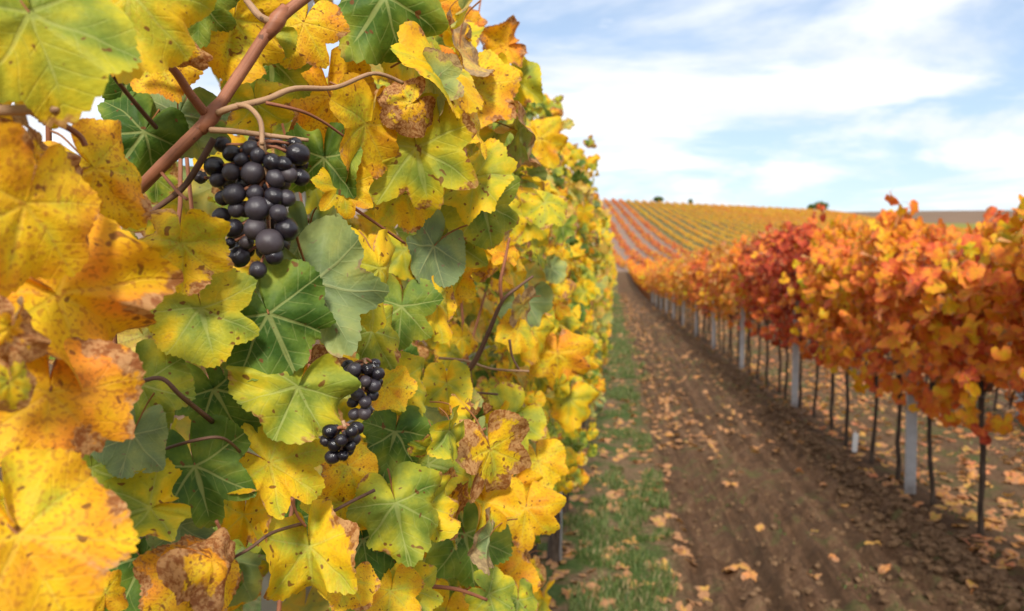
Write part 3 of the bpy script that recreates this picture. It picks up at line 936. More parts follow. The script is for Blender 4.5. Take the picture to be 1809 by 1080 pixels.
INNER = [leaf_shape(450 + i, 60, 3, curl=0.5 + 0.1 * i, petiole=False, teeth=30, lobed=0.1 * i) for i in range(5)]
def shoots(parent, y0, y1, n, seed, r=0.0035, x0=ROW_L, tips=1.95, mat=CANE):
    rs = np.random.RandomState(seed)
    for i in range(n):
        y = y0 + (i + rs.rand() * 0.7) * (y1 - y0) / n
        x = x0 + rs.uniform(-0.05, 0.09)
        zt = tips + rs.uniform(-0.25, 0.12)
        pts = [(x0, y, 0.88)]
        for q in (0.25, 0.5, 0.75, 1.0):
            pts.append((x + rs.normal() * 0.03, y + rs.normal() * 0.05, 0.88 + (zt - 0.88) * q))
        link('cane', cane_mesh(local(pts, parent), r, r * 0.4, 6, True, mat, 3, seed + i), parent)

vine_left(0, 0.48, 0.24, 0.95, vine0, 198, 520, HI)
shoots(vine0, 0.45, 0.95, 4, 900, x0=-0.36)
L_SP = 0.9
LV = [vine0]
YL = [0.48 + L_SP * i for i in range(1, 22)]
for i, y in enumerate(YL[:4]):
    desc = ['leafy yellow-green grapevine just behind the two small grape bunches',
            'yellow grapevine with the bare dark forked shoot, beyond the foreground vine',
            'yellow and orange grapevine by the nearest grey post of the left row',
            'golden grapevine just past the nearest grey post of the left row'][i]
    v = empty('grapevine', (ROW_L, y, ground_z(ROW_L, y)))
    tag(v, desc, 'grapevine', 'grapevines in the yellow row')
    link('trunk', TRUNKS_L[(i + 1) % 4], v)
    vine_left(i + 1, y, y - L_SP / 2, y + L_SP / 2, v, [300, 300, 300, 300][i], 460, HI if i < 1 else MID)
    shoots(v, y - 0.4, y + 0.4, 4, 920 + 10 * i)
    LV.append(v)
# bare dark forked shoot in the middle of the picture, and others that poke out of the leaf wall
v2 = LV[1]
cane(v2, [(812, 672, .98), (838, 640, .97), (862, 590, .96), (887, 533, .95), (915, 508, .95), (942, 488, .95)], .0042, .0016, CANE_DARK, 'cane', 8, 41)
cane(v2, [(887, 533, .952), (884, 500, .95), (892, 460, .95), (900, 420, .95)], .0024, .0016, CANE, 'cane', 8, 42)
cane(v2, [(775, 633, 1.0), (820, 637, .99), (870, 652, .98), (935, 656, .98)], .0017, .0014, CANE_PALE, 'cane', 6, 43)
cane(v2, [(808, 690, 1.0), (845, 694, 1.0), (880, 697, 1.0)], .0016, .0014, CANE_DARK, 'cane', 6, 44)
cane(v2, [(768, 798, .85), (810, 780, .86), (858, 757, .88)], .0016, .0014, CANE, 'cane', 6, 45)
cane(v2, [(900, 600, 1.0), (905, 630, 1.0), (918, 655, 1.0)], .0017, .0013, CANE_DARK, 'cane', 6, 46)
cane(v2, [(760, 1036, .72), (810, 1042, .74), (860, 1060, .76)], .0020, .0016, CANE, 'cane', 7, 47)
cane(v2, [(840, 150, 1.15), (865, 115, 1.15), (878, 98, 1.15)], .0030, .0018, CANE_DARK, 'cane', 7, 48)
cane(v2, [(835, 48, 1.15), (848, 70, 1.15), (858, 88, 1.15)], .0010, .0012, CANE_DARK, 'leaf_stalk', 5, 49)
cane(v2, [(600, 100, .75), (610, 80, .75), (612, 62, .75)], .0035, .0022, CANE_DARK, 'cane', 7, 50)

def left_foliage(seed, n):
    rs = np.random.RandomState(seed)
    g = Geo()
    for _ in range(n):
        y = rs.uniform(-0.52, 0.52)
        z = 0.74 + 1.46 * rs.rand() ** 0.95 + 0.1 * rs.normal() * 0.4
        xm = -0.10 - 0.16 * float(sst(z, 1.95, 2.25)) - ROW_L
        x = xm - rs.rand() ** 1.3 * 0.42 + rs.normal() * 0.03
        nrm = Vector((0.5 + rs.normal() * 0.5, -0.8 + rs.normal() * 0.5, 0.3 + rs.normal() * 0.4))
        tip = Vector((rs.normal() * 0.4, rs.normal() * 0.5, -1))
        leaf_into(g, (x, y, z), nrm, tip, rs.uniform(0.055, 0.10), left_tone(rs) + 0.03, 0.1, rs)
    return g.mesh('foliage', LEAF)
LFOL = [left_foliage(600 + i, 560) for i in range(5)]
for i, y in enumerate(YL[4:]):
    v = empty('grapevine', (ROW_L, y, ground_z(ROW_L, y)))
    tag(v, 'yellow grapevine farther along the left row, seen edge-on beside the grass verge' , 'grapevine', 'grapevines in the yellow row')
    link('trunk', TRUNKS_L[i % 4], v)
    f = link('foliage', LFOL[i % 5], v); f['hue'] = random.uniform(-0.06, 0.08); f['rnd'] = random.random(); f['kind'] = 'stuff'
    f.scale = (1, 1 if i % 2 else -1, random.uniform(0.96, 1.05))

# ------------------------------------------------------------------ grape bunches
def berry_mesh(seed, wrinkle):
    bm = bmesh.new()
    bmesh.ops.create_icosphere(bm, subdivisions=3, radius=1.0)
    rs = np.random.RandomState(seed)
    off = Vector(rs.rand(3) * 30)
    for v in bm.verts:
        n = v.co.normalized()
        s = 1 + 0.07 * mnoise.noise(n * 1.2 + off)
        if wrinkle: s -= wrinkle * abs(mnoise.noise(n * 2.6 + off)) + wrinkle * 0.35 * abs(mnoise.noise(n * 6 + off))
        v.co = n * s
        v.co.z *= 1.04
    # small scar opposite the stalk
    for v in bm.verts:
        if v.co.z < -0.99: v.co.z += 0.03
    for f in bm.faces: f.smooth = True
    me = bpy.data.meshes.new('grape'); bm.to_mesh(me); bm.free()
    me.materials.append(GRAPE)
    return me
BERRY = [berry_mesh(i, 0) for i in range(3)]
SHRIV = [berry_mesh(10 + i, 0.30 + 0.12 * i) for i in range(3)]

def bunch(label, berries, axis_top, axis_bot, fill=0, cx=0, hw=0, seed=0):
    """berries: (position, radius, wrinkled)"""
    root = empty('grape_bunch', axis_top)
    tag(root, label, 'grapes', 'black grape bunches')
    rs = np.random.RandomState(seed)
    A, B = Vector(axis_top), Vector(axis_bot)
    path = [A, A.lerp(B, .3) + Vector((.002, 0, 0)), A.lerp(B, .65), B]
    link('bunch_stem', cane_mesh(local(path, root), .0021 if len(berries) > 40 else .0012, .0010, 7, True, CANE_PALE, 4, seed), root)
    for (p, r, wr) in berries:
        p = Vector(p)
        o = link('grape', (SHRIV if wr else BERRY)[rs.randint(3)], root)
        # hang from the nearest point of the stem, stalk side inwards
        t = max(0.0, min(1.0, (p - A).dot(B - A) / (B - A).length_squared - 0.08))
        s = A.lerp(B, t)
        d = (s - p)
        q = d.to_track_quat('Z', 'Y')
        o.rotation_euler = q.to_euler()
        o.location = p - root.location
        sz = r * rs.uniform(0.98, 1.08)
        o.scale = (r, r, sz)
        gm = Matrix.Translation(p - root.location) @ q.to_matrix().to_4x4() @ Matrix.Diagonal((r, r, sz, 1))
        e = p + d.normalized() * r * 0.9
        st = link('grape_stalk', cane_mesh(local([s, (s + e) / 2 + Vector((0, 0, .001)), e], root), .0009, .0011, 5, False, CANE, 2, seed), o)
        st.matrix_parent_inverse = gm.inverted()
    return root

BZ = [(350, 290, 95, 0), (250, 365, 112, 0), (345, 395, 97, 0), (465, 400, 125, 0), (595, 430, 105, 0), (575, 340, 100, 0), (720, 295, 125, 0),
      (735, 425, 95, 0), (668, 410, 92, 0), (360, 520, 117, 0), (480, 515, 95, 0), (490, 600, 135, 0), (585, 530, 102, 0), (655, 540, 95, 0),
      (290, 640, 92, 0), (375, 605, 92, 0), (610, 625, 97, 0), (655, 715, 130, 0), (355, 710, 102, 0), (480, 710, 125, 0), (560, 790, 150, 0),
      (388, 870, 125, 1), (335, 795, 62, 0), (495, 945, 97, 0), (585, 865, 100, 0), (455, 262, 90, 0), (402, 325, 80, 0), (268, 440, 85, 0),
      (640, 350, 85, 0), (172, 425, 82, 1), (300, 540, 85, 0), (495, 300, 85, 0), (700, 238, 85, 1), (600, 228, 80, 1), (482, 200, 70, 1), (555, 575, 80, 0),
      (420, 460, 90, 0), (530, 480, 85, 0), (430, 790, 80, 0), (740, 350, 80, 1), (545, 240, 60, 1), (655, 255, 70, 1)]
BB = []
D0 = 0.505
for k, (zx, zy, dm, wr) in enumerate(BZ):
    px, py = 300 + zx / 3.177, 180 + zy / 3.177
    q = (px - 455) / 95.0
    bulge = math.sqrt(max(0.0, 1 - q * q)) * (0.95 if zy > 260 else 0.5)
    front = 0.0 if k < 36 else 0.010
    d = D0 - 0.030 * bulge + front + random.uniform(-.003, .003) + (0.012 if wr and zx < 700 else 0)
    BB.append((at(px, py, d), dm / 3.177 / 2 / FPX * d * 1.03, wr))
rs0 = np.random.RandomState(5)
for k in range(34):                       # the back and the inside of the bunch
    ty = rs0.rand()
    py = 250 + ty * 200
    half = 80 * (1 - 0.55 * ty)
    px = 458 + rs0.uniform(-half, half)
    d = D0 + rs0.uniform(0.0, 0.032) * (1 - 0.4 * ty)
    BB.append((at(px, py, d), rs0.uniform(.0050, .0068), False))
bunch('large bunch of dark blue-black grapes hanging from the red-brown cane', BB, at(463, 252, .476), at(480, 462, .505), seed=1)

def small_bunch(label, cx, cy, d, w, h, n, r, seed):
    rs = np.random.RandomState(seed)
    out = []
    tries = 0
    while len(out) < n and tries < 4000:
        tries += 1
        t = rs.rand(); a = rs.uniform(0, 2 * math.pi)
        rad = w / 2 * (1 - 0.6 * t) * math.sqrt(rs.uniform(0.25, 1))
        c = at(cx, cy, d) + Vector((math.cos(a) * rad, math.sin(a) * rad, h / 2 - t * h))
        if all((c - o[0]).length > r * 1.55 for o in out):
            out.append((c, r * rs.uniform(0.8, 1.1), rs.rand() < 0.2))
    c = at(cx, cy, d)
    bunch(label, out, c + Vector((0, 0.004, h / 2 + .004)), c - Vector((0, 0, h * 0.42)), seed=seed)
small_bunch('small bunch of black grapes half hidden by yellow-green leaves, right of the large pale leaf', 640, 690, .525, .026, .034, 34, .0046, 3)
small_bunch('smallest cluster of shiny black grapes above the lower yellow leaves', 602, 783, .485, .024, .018, 15, .0044, 4)

# ------------------------------------------------------------------ right-hand red and orange rows
def right_tone(rs, p=None, seed=0):
    """tones drift from shoot to shoot, with a little scatter from leaf to leaf"""
    if p is None:
        return rs.uniform(0.9, 1.4)
    q = Vector((p[0] * 2.0, p[1] * 3.6, p[2] * 2.6)) + Vector((seed * 7.3, seed * 3.1, 0))
    t = 1.17 + 0.42 * mnoise.noise(q) + 0.20 * mnoise.noise(q * 2.7) + rs.normal() * 0.10
    if rs.rand() < 0.06: t = rs.uniform(0.76, 0.9)
    return t

def right_leaf(rs, half):
    """a leaf of a right-hand vine, in the vine's own frame; the leaf wall faces the track"""
    y = max(-1.25, min(1.25, rs.normal() * 0.55)) * half
    top = 1.86 - 0.30 * (y / half) ** 2 + 0.05 * math.sin(y * 31)
    bot = 1.0 - 0.13 * math.sin(y * 13 + 1.0)
    z = bot + (top - bot) * rs.rand() ** 0.88
    r = rs.rand()
    if r < 0.08: z = rs.uniform(0.60, 1.0)
    elif r < 0.11: z = rs.uniform(top, top + 0.13)
    wd = 0.26 * (0.8 + 0.35 * math.sin(z * 9 + y * 5)) * (1 - 0.45 * float(sst(z, 1.5, 1.95))) * (0.45 + 0.55 * float(sst(z, 0.6, 1.05)))
    x = max(-1.3, min(1.3, rs.normal() * 0.62 - 0.1)) * wd
    s = -1 if x < 0.06 else 1
    nrm = Vector((s * 0.70 + rs.normal() * 0.6, -0.62 + rs.normal() * 0.55, 0.48 + rs.normal() * 0.42))
    tip = Vector((rs.normal() * 0.5, rs.normal() * 0.6, -1.0))
    return Vector((x, y, z)), nrm, tip

def right_foliage(seed, n, half=0.42):
    rs = np.random.RandomState(seed)
    g = Geo()
    for _ in range(n):
        p, nrm, tip = right_leaf(rs, half)
        leaf_into(g, p, nrm, tip, rs.uniform(0.07, 0.125), right_tone(rs, p, seed), rs.choice([0.0, 0.15, 0.3]), rs)
    return g.mesh('foliage', LEAF)
RIN = [right_foliage(690 + i, 130) for i in range(3)]
RFOL = [right_foliage(700 + i, 290) for i in range(7)]

def arms_mesh(seed):
    """pruned arms and thin shoots of a right-hand vine"""
    rs = np.random.RandomState(seed)
    g = Geo()
    for i in range(7):
        y = rs.uniform(-0.3, 0.3)
        pts = [(0, y * 0.4, 0.80), (rs.normal() * .03, y, 0.92), (rs.normal() * .06, y + rs.normal() * .06, 1.3), (rs.normal() * .09, y + rs.normal() * .1, 1.5 + rs.rand() * .2)]
        a, b, c = tube(spline(pts, 3), np.linspace(.0036, .0012, 10), 5)
        g.add(a, b, c)
    for s in (-1, 1):                      # bearing arms tied down along the wire
        pts = [(0, 0, 0.78), (rs.normal() * .02, s * .12, 0.90), (rs.normal() * .02, s * .26, 0.86), (rs.normal() * .03, s * .36, 0.76)]
        a, b, c = tube(spline(pts, 3), np.linspace(.008, .0045, 10), 6)
        g.add(a, b, c)
    for i in range(9):                     # short side shoots and dry stalks under the leaves
        y = rs.uniform(-0.36, 0.36); z = rs.uniform(0.76, 0.98)
        d = Vector((rs.normal() * .08, rs.normal() * .09, rs.uniform(-.16, .14)))
        a, b, c = tube(spline([(0, y, z), Vector((0, y, z)) + d * .5 + Vector((0, 0, .02)), Vector((0, y, z)) + d], 2), np.linspace(.003, .0012, 5), 4)
        g.add(a, b, c)
    return g.mesh('canes', CANE_DARK)
RARM = [arms_mesh(40 + i) for i in range(4)]

def vine_right(row, y, idx, hue, label, group, n_leaf=0, top=1.0):
    x = row + random.uniform(-0.03, 0.03)
    v = empty('grapevine', (x, y, ground_z(row, y)))
    tag(v, label, 'grapevine', group)
    link('trunk', TRUNKS_R[idx % 5], v).rotation_euler = (0, 0, random.uniform(0, 6))
    link('canes', RARM[idx % 4], v)
    if n_leaf:
        rs = np.random.RandomState(800 + idx + int(row * 100))
        for _ in range(n_leaf):
            p, nrm, tip = right_leaf(rs, 0.42)
            p.z = 0.85 + (p.z - 0.85) * top if p.z > 0.85 else p.z
            leaf_obj(v, RMID[rs.randint(len(RMID))], p + v.location, nrm, tip, rs.uniform(0.08, 0.13), right_tone(rs, p, idx) + hue, rs.choice([0.0, 0.12, 0.3]))
        f = link('foliage', RIN[idx % 3], v); f['hue'] = hue; f['rnd'] = random.random(); f['kind'] = 'stuff'; f.scale = (1, 1, 0.5 + 0.5 * top - 0.02)
    else:
        f = link('foliage', RFOL[idx % 7], v); f['hue'] = hue; f['rnd'] = random.random(); f['kind'] = 'stuff'
        f.rotation_euler = (0, 0, 0)
        f.scale = (1, random.choice([-1, 1]), random.uniform(0.92, 1.07))
    return v

hues = np.random.RandomState(77)
YR = [1.60 + 0.61 * i + (hues.rand() - 0.5) * 0.08 for i in range(71)]
nred = 0
G1 = 'grapevines in the orange row beside the track'
for i, y in enumerate(YR):
    hue = hues.normal() * 0.10
    word = 'orange'
    px = row_px(ROW_R1, y)
    if 1384 < px < 1450: hue = 0.46; word = 'deep red'
    elif 1337 < px < 1366: hue = 0.42; word = 'dark red'
    elif 1236 < px < 1258: hue = 0.2; word = 'reddish'
    elif hue < -0.09 and y > 5.4: word = 'golden orange'
    elif hue > 0.11: word = 'red-orange'
    n = 300 if 3.5 < y < 6.6 else (240 if 6.6 <= y < 10 else 0)
    if word == 'deep red':
        lab = ['tallest deep red grapevine in the orange row beside the track', 'deep red grapevine just beyond the tallest red one in the orange row', 'last deep red grapevine before an orange gap in the row by the track'][min(nred, 2)]; nred += 1
    elif word == 'dark red':
        lab = 'dark red grapevine left of the tall deep red ones, beside the track' if px > 1350 else 'dark red grapevine farthest along the track among the deep red ones'
    elif y < 3.9: lab = 'orange grapevine of the right-hand row nearest the viewer, beyond the picture edge'
    elif y < 11.1:
        lab = f'{word} grapevine, {ORD[int((y - 3.9) / 0.61) % 12]} from the right picture edge in the nearest orange row'
    elif y < 24: lab = f'{word} grapevine in the middle stretch of the row right of the track'
    else: lab = f'small {word} grapevine at the far end of the row right of the track'
    top = 0.80 if 4.55 < y < 5.35 else (0.96 if y < 4.55 else 1.0 + 0.06 * hues.normal())
    if word == 'deep red': top = 1.08
    if y < 5.4: hue += 0.10
    vine_right(ROW_R1, y, i, float(hue), lab, G1, n, top)
for i in range(34):
    y = 4.2 + 0.64 * i
    vine_right(ROW_R2, y, i + 3, float(hues.normal() * 0.12), 'orange-red grapevine in the second row, seen behind the row beside the track', 'grapevines in the second orange row', 0)

def far_rows():
    """the rest of the flat block, too far away or too hidden to tell vines apart"""
    rs = np.random.RandomState(91)
    g = Geo()
    def stretch(row, y0, y1, per_m, left=False):
        L = y1 - y0
        n = int(L * per_m)
        ys = y0 + L * rs.rand(n)
        hv = {}
        for y in ys:
            sc = min(2.6, max(1.0, y / 26.0))
            if rs.rand() > 1 / sc ** 1.2: continue
            k = int(y / 0.7)
            if k not in hv: hv[k] = rs.normal() * (0.04 if left else 0.14)
            p, nrm, tip = right_leaf(rs, 0.3)
            zz = p.z + (0.20 * rs.rand() if left else 0)
            P = (row + p.x, y, float(terrain(row, y)) + zz)
            leaf_into(g, P, nrm + Vector((0, -0.4, 0)), tip, rs.uniform(0.09, 0.13) * sc, (left_tone(rs) + .06 if left else right_tone(rs, (0, y, zz), int(row * 10))) + hv[k], 0.1, rs)
    stretch(ROW_L, 19.4, BLOCK_END, 230, True)
    stretch(ROW_R1, 45.4, BLOCK_END, 230)
    stretch(ROW_R2, 25.9, BLOCK_END, 130)
    for j in range(2, 15):
        r = ROW_R1 + 2.15 * j
        stretch(r, 8 + 3.4 * j, BLOCK_END, 90)
    for y in np.arange(19.6, 100, 0.9):
        a, b, c = tube([(ROW_L, y, float(terrain(ROW_L, y))), (ROW_L, y, float(terrain(ROW_L, y)) + .9)], [.022, .02], 4)
        g.add(a, b, c, lp=np.tile([0, 0, -1.], (len(a), 1)), ld=np.zeros((len(a), 3)))
    for row, y0, st in ((ROW_R1, 45.5, 0.7), (ROW_R2, 26, 0.7), (ROW_R3, 14, 0.7)):
        for y in np.arange(y0, 95 if row < 3 else 50, st):
            a, b, c = tube([(row, y, float(terrain(row, y)) - .03), (row, y, float(terrain(row, y)) + .85)], [.014, .012], 4)
            g.add(a, b, c, lp=np.tile([0, 0, -1.], (len(a), 1)), ld=np.zeros((len(a), 3)))
    o = link('distant_grapevines', g.mesh('distant_grapevines', LEAF))
    tag(o, 'distant orange vine rows of the flat field running to the foot of the hill', 'vineyard', kind='stuff')
far_rows()

# ------------------------------------------------------------------ posts and wires
def post_meshes():
    """open steel profile with lips and wire notches, base at the origin"""
    w, d, th, lip = 0.062, 0.036, 0.004, 0.012
    prof = [(-w / 2, -d / 2), (w / 2, -d / 2), (w / 2, d / 2), (w / 2 - lip, d / 2), (w / 2 - lip, d / 2 - th), (w / 2 - th, d / 2 - th),
            (w / 2 - th, -d / 2 + th), (-w / 2 + th, -d / 2 + th), (-w / 2 + th, d / 2 - th), (-w / 2 + lip, d / 2 - th), (-w / 2 + lip, d / 2), (-w / 2, d / 2)]
    def ext(H):
        bm = bmesh.new()
        zs = [-0.25, 0.3, 0.7, 1.1, 1.5, H]
        rings = [[bm.verts.new((x, y, z)) for x, y in prof] for z in zs]
        n = len(prof)
        for a, b in zip(rings[:-1], rings[1:]):
            for k in range(n):
                bm.faces.new((a[k], a[(k + 1) % n], b[(k + 1) % n], b[k]))
        bm.faces.new(rings[-1]); bm.faces.new(rings[0][::-1])
        bmesh.ops.recalc_face_normals(bm, faces=bm.faces)
        me = bpy.data.meshes.new('post_profile'); bm.to_mesh(me); bm.free()
        me.materials.append(POST)
        return me
    bm = bmesh.new()
    for s in (-1, 1):                     # bent hook that holds a wire
        r = bmesh.ops.create_cube(bm, size=1, matrix=Matrix.Translation((s * (w / 2 + 0.004), 0.0, 0)) @ Matrix.Diagonal((0.010, 0.014, 0.004, 1)))
        r = bmesh.ops.create_cube(bm, size=1, matrix=Matrix.Translation((s * (w / 2 + 0.0085), 0.0, 0.008)) @ Matrix.Diagonal((0.003, 0.014, 0.016, 1)))
    hk = bpy.data.meshes.new('wire_hook'); bm.to_mesh(hk); bm.free(); hk.materials.append(POST)
    return ext(1.58), ext(1.95), hk
POST_R, POST_L, HOOK = post_meshes()

def post(x, y, me, label, group, hooks=True):
    o = empty('vineyard_post', (x, y, float(terrain(x, y))))
    tag(o, label, 'post', group)
    b = link('post_profile', me, o)
    o.rotation_euler = (random.uniform(-.012, .012), random.uniform(-.015, .015), R(random.uniform(-6, 6)))
    if hooks:
        for z in (0.62, 0.85, 1.1, 1.35):
            h = link('wire_hook', HOOK, b); h.location = (0, 0, z)
    return o

PR = [(1.6), 5.50, 8.90, 12.5, 16.0, 19.4, 23.0, 26.6, 30.2, 33.8, 37.4, 41.0]
pl = ['', 'nearest grey steel post in the orange row, a red leaf hanging across it', 'grey steel post below the deep red vine, second along the orange row',
      'pale grey steel post beyond the deep red vines, third along the orange row', 'thin far grey post beside the track, fourth along the orange row',
      'small far grey post, fifth along the orange row']
for i, y in enumerate(PR):
    if i == 0: continue
    lab = pl[i] if i < len(pl) else 'tiny far grey post where the orange row meets the track end'
    post(ROW_R1 - 0.055, y, POST_R, lab, 'grey posts in the orange row', y < 13)
for i, y in enumerate([5.4, 8.75, 12.2, 15.8, 19.4]):
    lab = ['bluish grey post at the right edge, in the second orange row', 'grey post in the second orange row behind the nearest post'][i] if i < 2 else 'far grey post in the second orange row, mostly hidden by vines'
    post(ROW_R2, y, POST_R, lab, 'grey posts in the second row', False)
for i, y in enumerate([1.08, 4.12, 6.6, 10.2, 13.8, 17.4]):
    lab = ['grey steel post glimpsed deep between leaves near the bottom of the yellow vine', 'grey steel post under the yellow vines, standing by the grass verge',
           'second grey steel post showing right of the yellow leaves above the verge'][i] if i < 3 else 'far grey post of the yellow row, nearly hidden by leaves'
    post(ROW_L + (0.015 if i else -0.17), y, POST_L, lab, 'grey posts in the yellow row', i < 2)

def wire(x, z, y0, y1, label):
    pts = []
    y = y0
    while y < y1:
        pts.append((x, y, float(terrain(x, y)) + z + 0.006 * math.sin(y * 1.75))); y += 1.8
    v, f, t = tube(pts, [0.0016] * len(pts), 5)
    tag(link('trellis_wire', np_mesh('trellis_wire', v, f, t), None, WIRE), label, 'wire', 'trellis wires')
wire(ROW_L + 0.045, 0.85, 0.3, 40, 'thin lower steel wire strung along the yellow row')
wire(ROW_L + 0.045, 1.35, 0.3, 40, 'thin upper steel wire running through the yellow leaves')
wire(ROW_R1 - 0.04, 0.85, 1.5, 45, 'thin lower steel wire strung along the orange row at trunk height')
wire(ROW_R1 - 0.04, 1.35, 1.5, 45, 'thin upper steel wire hidden in the orange leaves of the row beside the track')

# white planting tube and stake by the second trunk, black ties
def white_marker():
    root = empty('vine_marker', (1.98, 6.85, ground_z(1.98, 6.85)))
    tag(root, 'small white plastic marker standing among the trunks of the orange row', 'marker')
    bm = bmesh.new()
    n = 10
    for z0, z1, r0, r1 in ((0.0, 0.15, 0.020, 0.023),):
        rings = []
        for q in range(5):
            z = z0 + (z1 - z0) * q / 4
            r = r0 + (r1 - r0) * q / 4
            rings.append([bm.verts.new((r * math.cos(2 * math.pi * k / n) + 0.010 * q / 4, r * 0.55 * math.sin(2 * math.pi * k / n), z)) for k in range(n)])
        for a, b in zip(rings[:-1], rings[1:]):
            for k in range(n): bm.faces.new((a[k], a[(k + 1) % n], b[(k + 1) % n], b[k]))
        bm.faces.new(rings[-1])
    me = bpy.data.meshes.new('sleeve'); bm.to_mesh(me); bm.free()
    link('sleeve', me, root, WHITE)
    v, f, t = tube([(0.0, 0.016, -0.05), (0.004, 0.016, 0.05), (0.008, 0.016, 0.17)], [.004, .004, .003], 6)
    link('stake', np_mesh('stake', v, f, t), root, WHITE)
white_marker()

# ------------------------------------------------------------------ vine rows on the hill
def hill_rows():
    rs = np.random.RandomState(123)
    x0s = np.arange(-12.0, 112.0, 3.3)
    nred = 0
    for j, x0 in enumerate(x0s):
        red = j < 9
        g = Geo()
        y1 = 352.0
        base = rs.normal() * 0.05
        y = 110.0 if red else 113.0 + 0.25 * (x0 - 14)
        n_tot = 0
        while y < y1:
            x = x0 - 0.05 * (y - 112)
            zt = float(terrain(x, y))
            den = 5
            patch = 0.16 * (vnoise(np.array(y / 14.0), np.array(x0 / 7.0), 4) - 0.5)
            for _ in range(den):
                s = rs.uniform(0.28, 0.50) * (0.8 + y / 700) * (1.25 if red else 1.0)
                hh = rs.rand()
                P = np.array([x + rs.normal() * (0.30 if red else 0.18), y + rs.uniform(0, 0.8), zt + 0.35 + 0.85 * hh])
                nrm = Vector((-0.3 + rs.normal() * 0.6, -0.7 + rs.normal() * 0.4, 0.45 + rs.normal() * 0.4))
                tone = (1.40 + rs.normal() * 0.20 if red else 0.93 + rs.normal() * 0.13 - (0.22 if rs.rand() < 0.10 else 0)) + base + float(patch)
                if red and rs.rand() < 0.16: tone = 0.98
                if not red and x0 > 46: tone += 0.06
                v, f, t, lp = LOW[rs.randint(len(LOW))]
                M = np.array(frame(nrm, (rs.normal(), rs.normal(), -0.6))) * s
                g.add(v @ M.T + P, f, t, lp=lp, ld=np.tile([tone, 0.1, rs.rand()], (len(v), 1)))
            y += 0.8 * (0.8 + y / 500)
        name = 'vine_row'
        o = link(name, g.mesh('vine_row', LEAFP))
        if red:
            lab = f'{ORD[j]} red vine row from the left, climbing the hill'
            grp = 'red vine rows on the hill'
        else:
            lab = f'{ORD[min(j - 9, 11)]} golden yellow vine row right of the red rows, climbing the hill' if x0 < 46 else 'ochre vine row on the right shoulder of the hill'
            grp = 'golden vine rows on the hill' if x0 < 46 else 'ochre vine rows on the hill'
        tag(o, lab, 'vine row', grp)
hill_rows()

def bush(x, y, w, h, label, seed):
    rs = np.random.RandomState(seed)
    zt = float(terrain(x, y))
    root = empty('round_tree', (x, y, zt))
    tag(root, label, 'tree', 'trees on the skyline')
    a, b, c = tube(spline([(0, 0, -0.3), (0.1, 0, h * .3), (0, 0.1, h * .6)], 3), np.linspace(.22, .1, 7), 7)
    link('trunk', np_mesh('trunk', a, b, c), root, BARK)
    g = Geo()
    for i in range(1500):
        u = rs.normal(size=3); u /= np.linalg.norm(u)
        q = rs.rand() ** 0.4 * (0.8 + 0.35 * mnoise.noise(Vector(u * 2.2) + Vector((seed, 0, 0))))
        P = np.array([u[0] * w / 2 * q, u[1] * w / 2 * q, h * 0.55 + u[2] * h * 0.48 * q])
        v, f, t, lp = LOW[rs.randint(len(LOW))]
        M = np.array(frame(rs.normal(size=3), rs.normal(size=3))) * rs.uniform(.3, .6)
        g.add(v @ M.T + P, f, t, lp=lp, ld=np.tile([rs.uniform(0.0, 0.12), 0, rs.rand()], (len(v), 1)))
    link('crown', g.mesh('crown', LEAFT), root)
def sky_x(px, y):
    return (px - 1085) / FPX * y
bush(sky_x(1430, 356), 356, 8.0, 4.6, 'dark round tree on the skyline above the golden hill', 1)
bush(sky_x(1416, 360), 360, 4.2, 3.2, 'smaller dark bush touching the left side of the skyline tree', 2)
bush(sky_x(1160, 356), 356, 5.2, 3.0, 'low dark bush on the skyline above the red rows', 3)
bush(sky_x(1215, 356), 356, 2.2, 2.6, 'tiny dark bush on the skyline left of centre of the hill', 4)

